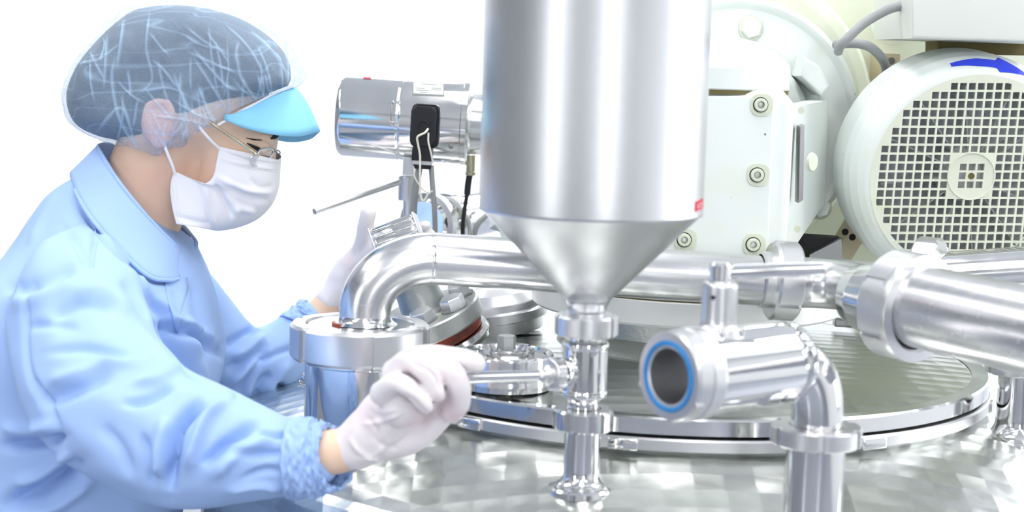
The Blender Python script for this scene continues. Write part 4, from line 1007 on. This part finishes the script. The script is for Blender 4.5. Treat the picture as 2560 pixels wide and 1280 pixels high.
# welded stitch rows
cbm = bmesh.new(); cbm.from_mesh(me); cbm.transform(Matrix.Translation(ORG[mo_])); MB = BVHTree.FromBMesh(cbm); cbm.free()
bm = bmesh.new()
for ln, k in ((((566, 377), (620, 394), (688, 407)), 34), (((553, 398), (620, 416), (688, 424)), 36), (((554, 404), (620, 421), (688, 430)), 36), (((431, 452), (436, 500), (448, 556)), 26), (((439, 450), (444, 500), (456, 560)), 26)):
    q = spline(ln, 40); q = [q[int(t)] for t in np.linspace(0, len(q) - 1, k * 2)]
    for a, c in zip(q[0::2], q[1::2]):
        ha, hc_ = MB.ray_cast(cC, ray(*a).normalized()), MB.ray_cast(cC, ray(*c).normalized())
        if ha[0] is None or hc_[0] is None: continue
        n1 = ha[1] if ha[1].y < 0 else -ha[1]
        tube(bm, [ha[0] + n1 * .001, hc_[0] + n1 * .001], .0003, 4)
st_o = obj('stitching', bm, 'grey_box', mo_); st_o['kind'] = 'stuff'
obj('ear_loop', TU([P(x, y, HY_ + o_) for x, y, o_ in spline([(549, 372, -.066), (528, 352, -.074), (508, 330, -.080), (495, 312, -.082)], 5)], .0016, 8), 'mask_white', mo_)
obj('ear_loop', TU([P(x, y, HY_ + o_) for x, y, o_ in spline([(438, 436, -.066), (430, 412, -.074), (418, 382, -.080), (410, 360, -.082)], 5)], .0016, 8), 'mask_white', mo_)

# ---- glasses
gl = obj('glasses', TU([P(x, y, HY_ + o_) for x, y, o_ in spline([(528, 308, -.080), (548, 322, -.078), (600, 357, -.074), (637, 383, -.068), (641, 386, -.062)], 5)], .0016, 8), 'gold_metal', per, label='thin metal glasses')
rim = [(641, 386, -.060), (652, 374, -.052), (668, 371, -.040), (680, 374, -.028), (682, 383, -.022), (672, 397, -.026), (657, 409, -.036), (643, 415, -.048), (631, 411, -.058), (627, 400, -.062), (632, 391, -.062), (641, 386, -.060)]
rimp = [HP(*q) for q in spline(rim, 4)]
obj('rim', TU(rimp, .0014, 8), 'steel_satin', gl)
bm = bmesh.new(); vv = [bm.verts.new(q) for q in rimp[:-1]]; bm.faces.new(vv); obj('lens', bm, 'lens_glass', gl)
obj('bridge', TU([HP(*q) for q in ((681, 378, -.024), (688, 376, -.012), (692, 380, 0), (690, 378, .012), (686, 380, .024))], .0009, 8), 'steel_dark', gl)
obj('far_rim', TU([HP(*q) for q in spline([(688, 378, .026), (695, 376, .034), (700, 382, .046), (692, 394, .05), (682, 390, .034), (688, 378, .026)], 4)], .0009, 8), 'steel_dark', gl)

# ---- coat
bm = bmesh.new()
SEC = [(418, 232, 300, .045), (470, 130, 360, .072), (530, 90, 410, .098), (600, 45, 474, .128), (650, 10, 495, .155), (700, -25, 508, .178), (830, -75, 540, .190), (960, -100, 545, .180), (1100, -110, 485, .172), (1300, -110, 440, .172), (1600, -120, 390, .19)]
sec = spline([(a, b_, c, d) for a, b_, c, d in SEC], 4); nr = 64; rings = []
for y, xa, xb, dp in sec:
    ring = []; cx, hw = (xa + xb) / 2, (xb - xa) / 2
    for i in range(nr):
        a = 2 * PI * i / nr; cs, sn = math.cos(a), math.sin(a)
        e_ = .85
        v = P(cx + hw * math.copysign(abs(cs) ** e_, cs), y, HY_); v.y = HY_ - dp * math.copysign(abs(sn) ** e_, sn)
        ring.append(bm.verts.new(v))
    rings.append(ring)
for a, c in zip(rings, rings[1:]):
    for i in range(nr): bm.faces.new((a[i], a[(i + 1) % nr], c[(i + 1) % nr], c[i]))
bm.faces.new(rings[0][::-1]); bm.faces.new(rings[-1])
SLEEVE_N = [(212, 665, 1.70, 105), (190, 735, 1.655, 158), (195, 830, 1.61, 185), (240, 950, 1.565, 190), (330, 1045, 1.525, 190), (450, 1105, 1.50, 178), (570, 1128, 1.485, 150), (680, 1140, 1.475, 116), (740, 1142, 1.47, 98), (775, 1142, 1.468, 84)]
chain(bm, SLEEVE_N, 7)
SLEEVE_F = [(400, 700, 1.93, 110), (470, 790, 1.97, 112), (545, 880, 1.985, 112), (618, 917, 1.995, 101), (690, 900, 2.005, 92), (745, 850, 2.02, 78), (785, 805, 2.03, 60)]
chain(bm, SLEEVE_F, 7)
me = remeshed(bm, .0062, 7)
ruffle(me, .006, 9, 1); ruffle(me, .0025, 24, 4)
sub = bmesh.new(); sub.from_mesh(me); bmesh.ops.subdivide_edges(sub, edges=sub.edges[:], cuts=1, use_grid_fill=True)
bmesh.ops.smooth_vert(sub, verts=sub.verts[:], factor=.5, use_axis_x=True, use_axis_y=True, use_axis_z=True); sub.to_mesh(me); sub.free()
fold(me, [(((395, 812), (470, 835), (530, 868), (575, 908)), 13, -.010), (((380, 795), (460, 808), (540, 850)), 16, .006),
          (((424, 1240), (430, 1150), (452, 1060), (520, 990)), 17, -.017), (((395, 1200), (400, 1120), (420, 1040)), 22, .008), (((470, 1180), (485, 1110), (520, 1040), (570, 1000)), 16, .009),
          (((500, 1170), (575, 1100), (650, 1055)), 15, -.011), (((520, 1200), (600, 1130), (690, 1090)), 18, .006), (((560, 1130), (640, 1135), (720, 1130)), 12, -.005),
          (((85, 1008), (185, 975), (290, 926)), 22, -.007), (((110, 960), (220, 930), (300, 900)), 24, .005), (((110, 885), (200, 870), (300, 888), (360, 890)), 15, -.005), (((240, 905), (330, 905), (400, 900)), 18, .004),
          (((0, 1112), (90, 1112), (165, 1092)), 16, -.012), (((0, 1070), (80, 1075), (140, 1060)), 18, .006), (((0, 1270), (110, 1222), (210, 1150)), 24, -.014), (((30, 1210), (100, 1190), (180, 1130)), 18, .008), (((60, 1290), (150, 1260), (240, 1190)), 20, .008),
          (((0, 720), (90, 715), (200, 655)), 20, -.005), (((20, 760), (100, 745), (210, 700)), 24, .005), (((120, 800), (200, 760), (300, 770)), 18, -.006), (((180, 735), (260, 725), (330, 790)), 24, .005),
          (((85, 690), (64, 800), (70, 920), (105, 1010)), 10, -.003), (((150, 1085), (110, 1010), (75, 940)), 14, -.006),
          (((350, 720), (400, 790), (430, 860), (500, 960)), 14, -.010), (((390, 730), (440, 810), (500, 900)), 20, .006), (((300, 650), (360, 720), (410, 830)), 16, .005),
          (((243, 548), (228, 620), (222, 660)), 4, -.002), (((450, 720), (470, 850), (520, 960)), 18, .004), (((440, 700), (436, 780), (460, 860)), 10, -.003), (((300, 1010), (370, 1000), (440, 960)), 12, -.006), (((330, 960), (400, 945), (470, 900)), 14, .005), (((600, 1200), (660, 1175), (720, 1180)), 9, -.005), (((640, 1080), (690, 1090), (730, 1080)), 8, -.005), (((560, 1230), (640, 1215), (710, 1225)), 10, .004), (((350, 1080), (375, 1150), (380, 1230)), 14, -.006), (((250, 1060), (300, 1120), (330, 1200)), 18, -.004), (((150, 560), (200, 620), (215, 680)), 14, -.004), (((270, 560), (320, 640), (350, 700)), 12, -.004), (((300, 700), (340, 740), (370, 800)), 12, -.005), (((480, 700), (500, 800), (530, 900)), 10, -.004), (((150, 480), (110, 540), (70, 620)), 14, .003), (((60, 820), (130, 810), (200, 825)), 14, -.004), (((190, 500), (222, 545), (290, 622), (372, 694), (450, 706)), 9, -.007)], None, True, 1.86, .82, 1.35)
fold(me, [(((552, 870), (600, 845), (655, 812)), 12, -.010), (((560, 925), (610, 905), (670, 850)), 13, -.012), (((590, 1000), (610, 960), (640, 920), (670, 870)), 12, -.011), (((640, 1010), (650, 960), (680, 930)), 10, -.010), (((575, 895), (630, 870), (665, 835)), 12, .007), (((575, 960), (620, 930), (650, 890)), 12, .007), (((650, 905), (700, 880), (745, 870)), 9, -.006), (((690, 950), (720, 990), (750, 970)), 10, -.008), (((665, 990), (700, 940), (730, 900)), 12, .006)])
# the neck opening is cut out so that skin shows inside the collar
cut = bmesh.new(); cut.from_mesh(me)
nk = [P(300, 500, 1.80), P(430, 640, 1.80)]
dead = []
for v in cut.verts:
    x, y = pix(v.co)
    if abs(v.co.y - HY_) < .062 and y < 590 and (x - 262) * .80 - (y - 380) * 1.0 > -40 and x > 250: dead.append(v)
bmesh.ops.delete(cut, geom=dead, context='VERTS'); cut.to_mesh(me); cut.free()
coat = obj('coat', me, 'coat_blue', per, 0, label='light blue work coat with standing collar')

# standing collar: a band round the neck, open at the throat
top = [(455, 648, -.035), (440, 615, -.060), (405, 580, -.078), (350, 520, -.088), (295, 450, -.080), (258, 390, -.045), (248, 363, 0), (285, 362, .045), (340, 410, .070), (400, 480, .074), (450, 550, .060), (488, 598, .030), (492, 612, .012)]
bot = [(447, 696, -.075), (418, 700, -.105), (370, 688, -.125), (290, 615, -.120), (222, 535, -.104), (185, 465, -.066), (180, 430, 0), (230, 430, .060), (320, 500, .095), (400, 580, .098), (460, 640, .078), (492, 680, .040), (470, 694, .012)]
bm = bmesh.new(); ct, cb_ = spline(top, 6), spline(bot, 6); rows = []
for a, c in zip(ct, cb_):
    rows.append([bm.verts.new(HP(*(a * (1 - k / 8) + c * (k / 8))) + Vector((0, 0, 0))) for k in range(9)])
for a, c in zip(rows, rows[1:]):
    for k in range(8): bm.faces.new((a[k], a[k + 1], c[k + 1], c[k]))
co_ = obj('collar', bm, 'coat_blue', coat, 0); md = co_.modifiers.new('thickness', 'SOLIDIFY'); md.thickness = .003; md.offset = 0
obj('collar_hem', TU([HP(*q) + Vector((0, -.001, 0)) for q in ct[1:37]], .0021, 8), 'coat_blue', co_)
obj('collar_seam', TU([HP(*q) + Vector((0, -.002, 0)) for q in cb_[0:30]], .0022, 8), 'coat_blue', co_)
# front placket
CO_BVH = None
cbm = bmesh.new(); cbm.from_mesh(me); cbm.transform(Matrix.Translation(ORG[coat])); COATB = BVHTree.FromBMesh(cbm); cbm.free()
def oncoat(x, y, lift=.0):
    h = COATB.ray_cast(cC, ray(x, y).normalized()); return (h[0] - ray(x, y).normalized() * lift) if h[0] is not None else P(x, y, 1.7)
bm = bmesh.new(); L_ = spline([(410, 698), (418, 740), (430, 790), (440, 830)], 5); R_ = spline([(468, 694), (470, 725), (455, 770), (445, 832)], 5); rows = []
for a, c in zip(L_, R_):
    rows.append([bm.verts.new(oncoat(*(a * (1 - k / 5) + c * (k / 5)), .0015)) for k in range(6)])
for a, c in zip(rows, rows[1:]):
    for k in range(5): bm.faces.new((a[k], a[k + 1], c[k + 1], c[k]))
pk = obj('placket', bm, 'coat_blue', coat, 0); md = pk.modifiers.new('thickness', 'SOLIDIFY'); md.thickness = .0012; md.offset = 0
for ln in (((243, 548), (236, 590), (228, 640), (224, 668)), ((252, 550), (244, 592), (236, 642), (232, 668))):
    obj('seam', TU([oncoat(*q, .0002) for q in spline(ln, 5)], .0007, 6), 'coat_blue', coat)

# elastic cuff with gathers
def cuff(sts, n, parent, waves, amp, seed):
    q = spline(sts, 8); pts = [P(*a[:3]) for a in q]; rad = [S(a[3], a[2]) for a in q]; bm = bmesh.new(); N = len(pts); rings = []
    x, y, _ = frame(pts[1] - pts[0]); M_ = 120
    for i in range(N):
        t = (pts[min(i + 1, N - 1)] - pts[max(i - 1, 0)]).normalized(); x = (x - t * x.dot(t)).normalized(); y = t.cross(x); ring = []
        for k in range(M_):
            a = 2 * PI * k / M_; e = x * math.cos(a) + y * math.sin(a)
            g = mnoise.noise(Vector((math.cos(a) * waves, math.sin(a) * waves, i * .55 + seed))) * amp * min(1, (i + 2) / 8) + .35 * amp * math.sin(i * 1.1 + 4 * mnoise.noise(e * 3))
            ring.append(bm.verts.new(pts[i] + e * (rad[i] * (1 + g))))
        rings.append(ring)
    for a, c in zip(rings, rings[1:]):
        for k in range(M_): bm.faces.new((a[k], a[(k + 1) % M_], c[(k + 1) % M_], c[k]))
    o = obj('cuff', bm, 'coat_blue', parent, 0, label='gathered elastic cuff'); md = o.modifiers.new('thickness', 'SOLIDIFY'); md.thickness = .002; md.offset = -1
cuff([(725, 1143, 1.471, 103), (750, 1144, 1.47, 104), (780, 1147, 1.469, 100), (805, 1146, 1.468, 93), (826, 1144, 1.467, 87), (832, 1143, 1.466, 80)], 20, coat, 5.5, .10, 3)
cuff([(755, 838, 2.021, 74), (780, 808, 2.03, 64), (800, 786, 2.032, 58)], 16, coat, 5, .10, 9)

# ---- gloves
bm = bmesh.new()
chain(bm, [(884, 1116, 1.462, 62), (900, 1106, 1.461, 66), (940, 1070, 1.455, 72), (990, 1015, 1.447, 74), (1020, 960, 1.44, 62), (1042, 915, 1.438, 46)], 6, 3)
ball(bm, P(1005, 1000, 1.425), (S(62, 1.43), .018, S(70, 1.43)), 3)
chain(bm, [(1030, 905, 1.438, 38), (1066, 894, 1.438, 34), (1118, 897, 1.436, 31), (1160, 900, 1.438, 29), (1190, 908, 1.440, 25)], 6, 3)           # forefinger
chain(bm, [(1025, 915, 1.428, 36), (1072, 895, 1.418, 33), (1122, 925, 1.412, 32), (1146, 965, 1.416, 31), (1148, 1005, 1.424, 29), (1128, 1035, 1.434, 26)], 6, 3)   # middle
chain(bm, [(985, 930, 1.425, 32), (1024, 902, 1.406, 28), (1062, 928, 1.399, 26), (1086, 968, 1.401, 24), (1094, 988, 1.404, 20)], 6, 3)             # ring
chain(bm, [(955, 985, 1.418, 32), (990, 956, 1.398, 26), (1026, 974, 1.391, 24), (1054, 1002, 1.393, 22), (1066, 1016, 1.395, 18)], 6, 3)           # little
chain(bm, [(945, 1105, 1.458, 50), (1015, 1095, 1.454, 46), (1075, 1060, 1.452, 38), (1118, 1020, 1.452, 31), (1140, 985, 1.452, 26)], 6, 3)         # thumb
me = remeshed(bm, .0015, 3)
ruffle(me, .0010, 60, 3)
fold(me, [(((1030, 905), (1085, 935), (1106, 985)), 4.5, -.0035), (((985, 935), (1040, 952), (1082, 1000)), 4.5, -.0035), (((1000, 985), (1035, 1005), (1060, 1035)), 5, -.003), (((1080, 880), (1130, 905), (1170, 930)), 4.5, -.003), (((1100, 1000), (1090, 1020), (1095, 1050)), 5, -.002), (((905, 1060), (950, 1055), (1010, 1030)), 6, .0022), (((925, 1010), (955, 1030), (1000, 1020)), 6, .0018), (((870, 1090), (900, 1130), (960, 1160)), 7, .0022), (((885, 1150), (930, 1140), (980, 1100)), 6, .002), (((930, 1080), (950, 1110), (1000, 1120)), 7, -.0022), (((1060, 1060), (1030, 1080), (1000, 1130)), 5, .0015), (((1010, 1010), (1060, 1030), (1100, 1050)), 6, -.0015), (((915, 1040), (940, 1070), (945, 1100)), 6, -.002), (((900, 1175), (950, 1160), (1010, 1140)), 5, -.0016)])
obj('glove', me, 'glove', per, 0, label='white disposable glove gripping the valve lever')
if False: obj('glove_rim', TU([P(858 - 16 * math.cos(a), 1125 - 62 * math.cos(a) - 4, 1.464 - S(67, 1.464) * math.sin(a)) for a in np.linspace(0, 2 * PI, 30)], .0022, 8), 'glove', per)
bm = bmesh.new()
chain(bm, [(826, 750, 2.033, 38), (850, 725, 2.035, 42), (880, 675, 2.035, 46), (915, 640, 2.03, 44), (940, 620, 2.02, 36)], 6, 3)
chain(bm, [(890, 670, 2.03, 30), (905, 620, 2.02, 24), (913, 575, 2.01, 21), (920, 535, 2.005, 20), (920, 530, 2.005, 17)], 6, 3)                       # thumb
for k, (dx, dy_) in enumerate(((0, 0), (10, 22), (18, 44))):
    chain(bm, [(930, 625 + dy_, 2.02, 24), (985, 600 + dy_, 1.99, 20), (1040 + dx, 578 + dy_, 1.965, 18), (1064 + dx, 566 + dy_, 1.945, 16)], 5, 3)
me = remeshed(bm, .0022, 4); ruffle(me, .001, 70, 8)
obj('glove', me, 'glove', per, 0, label='white disposable glove with raised thumb on the lamp head')
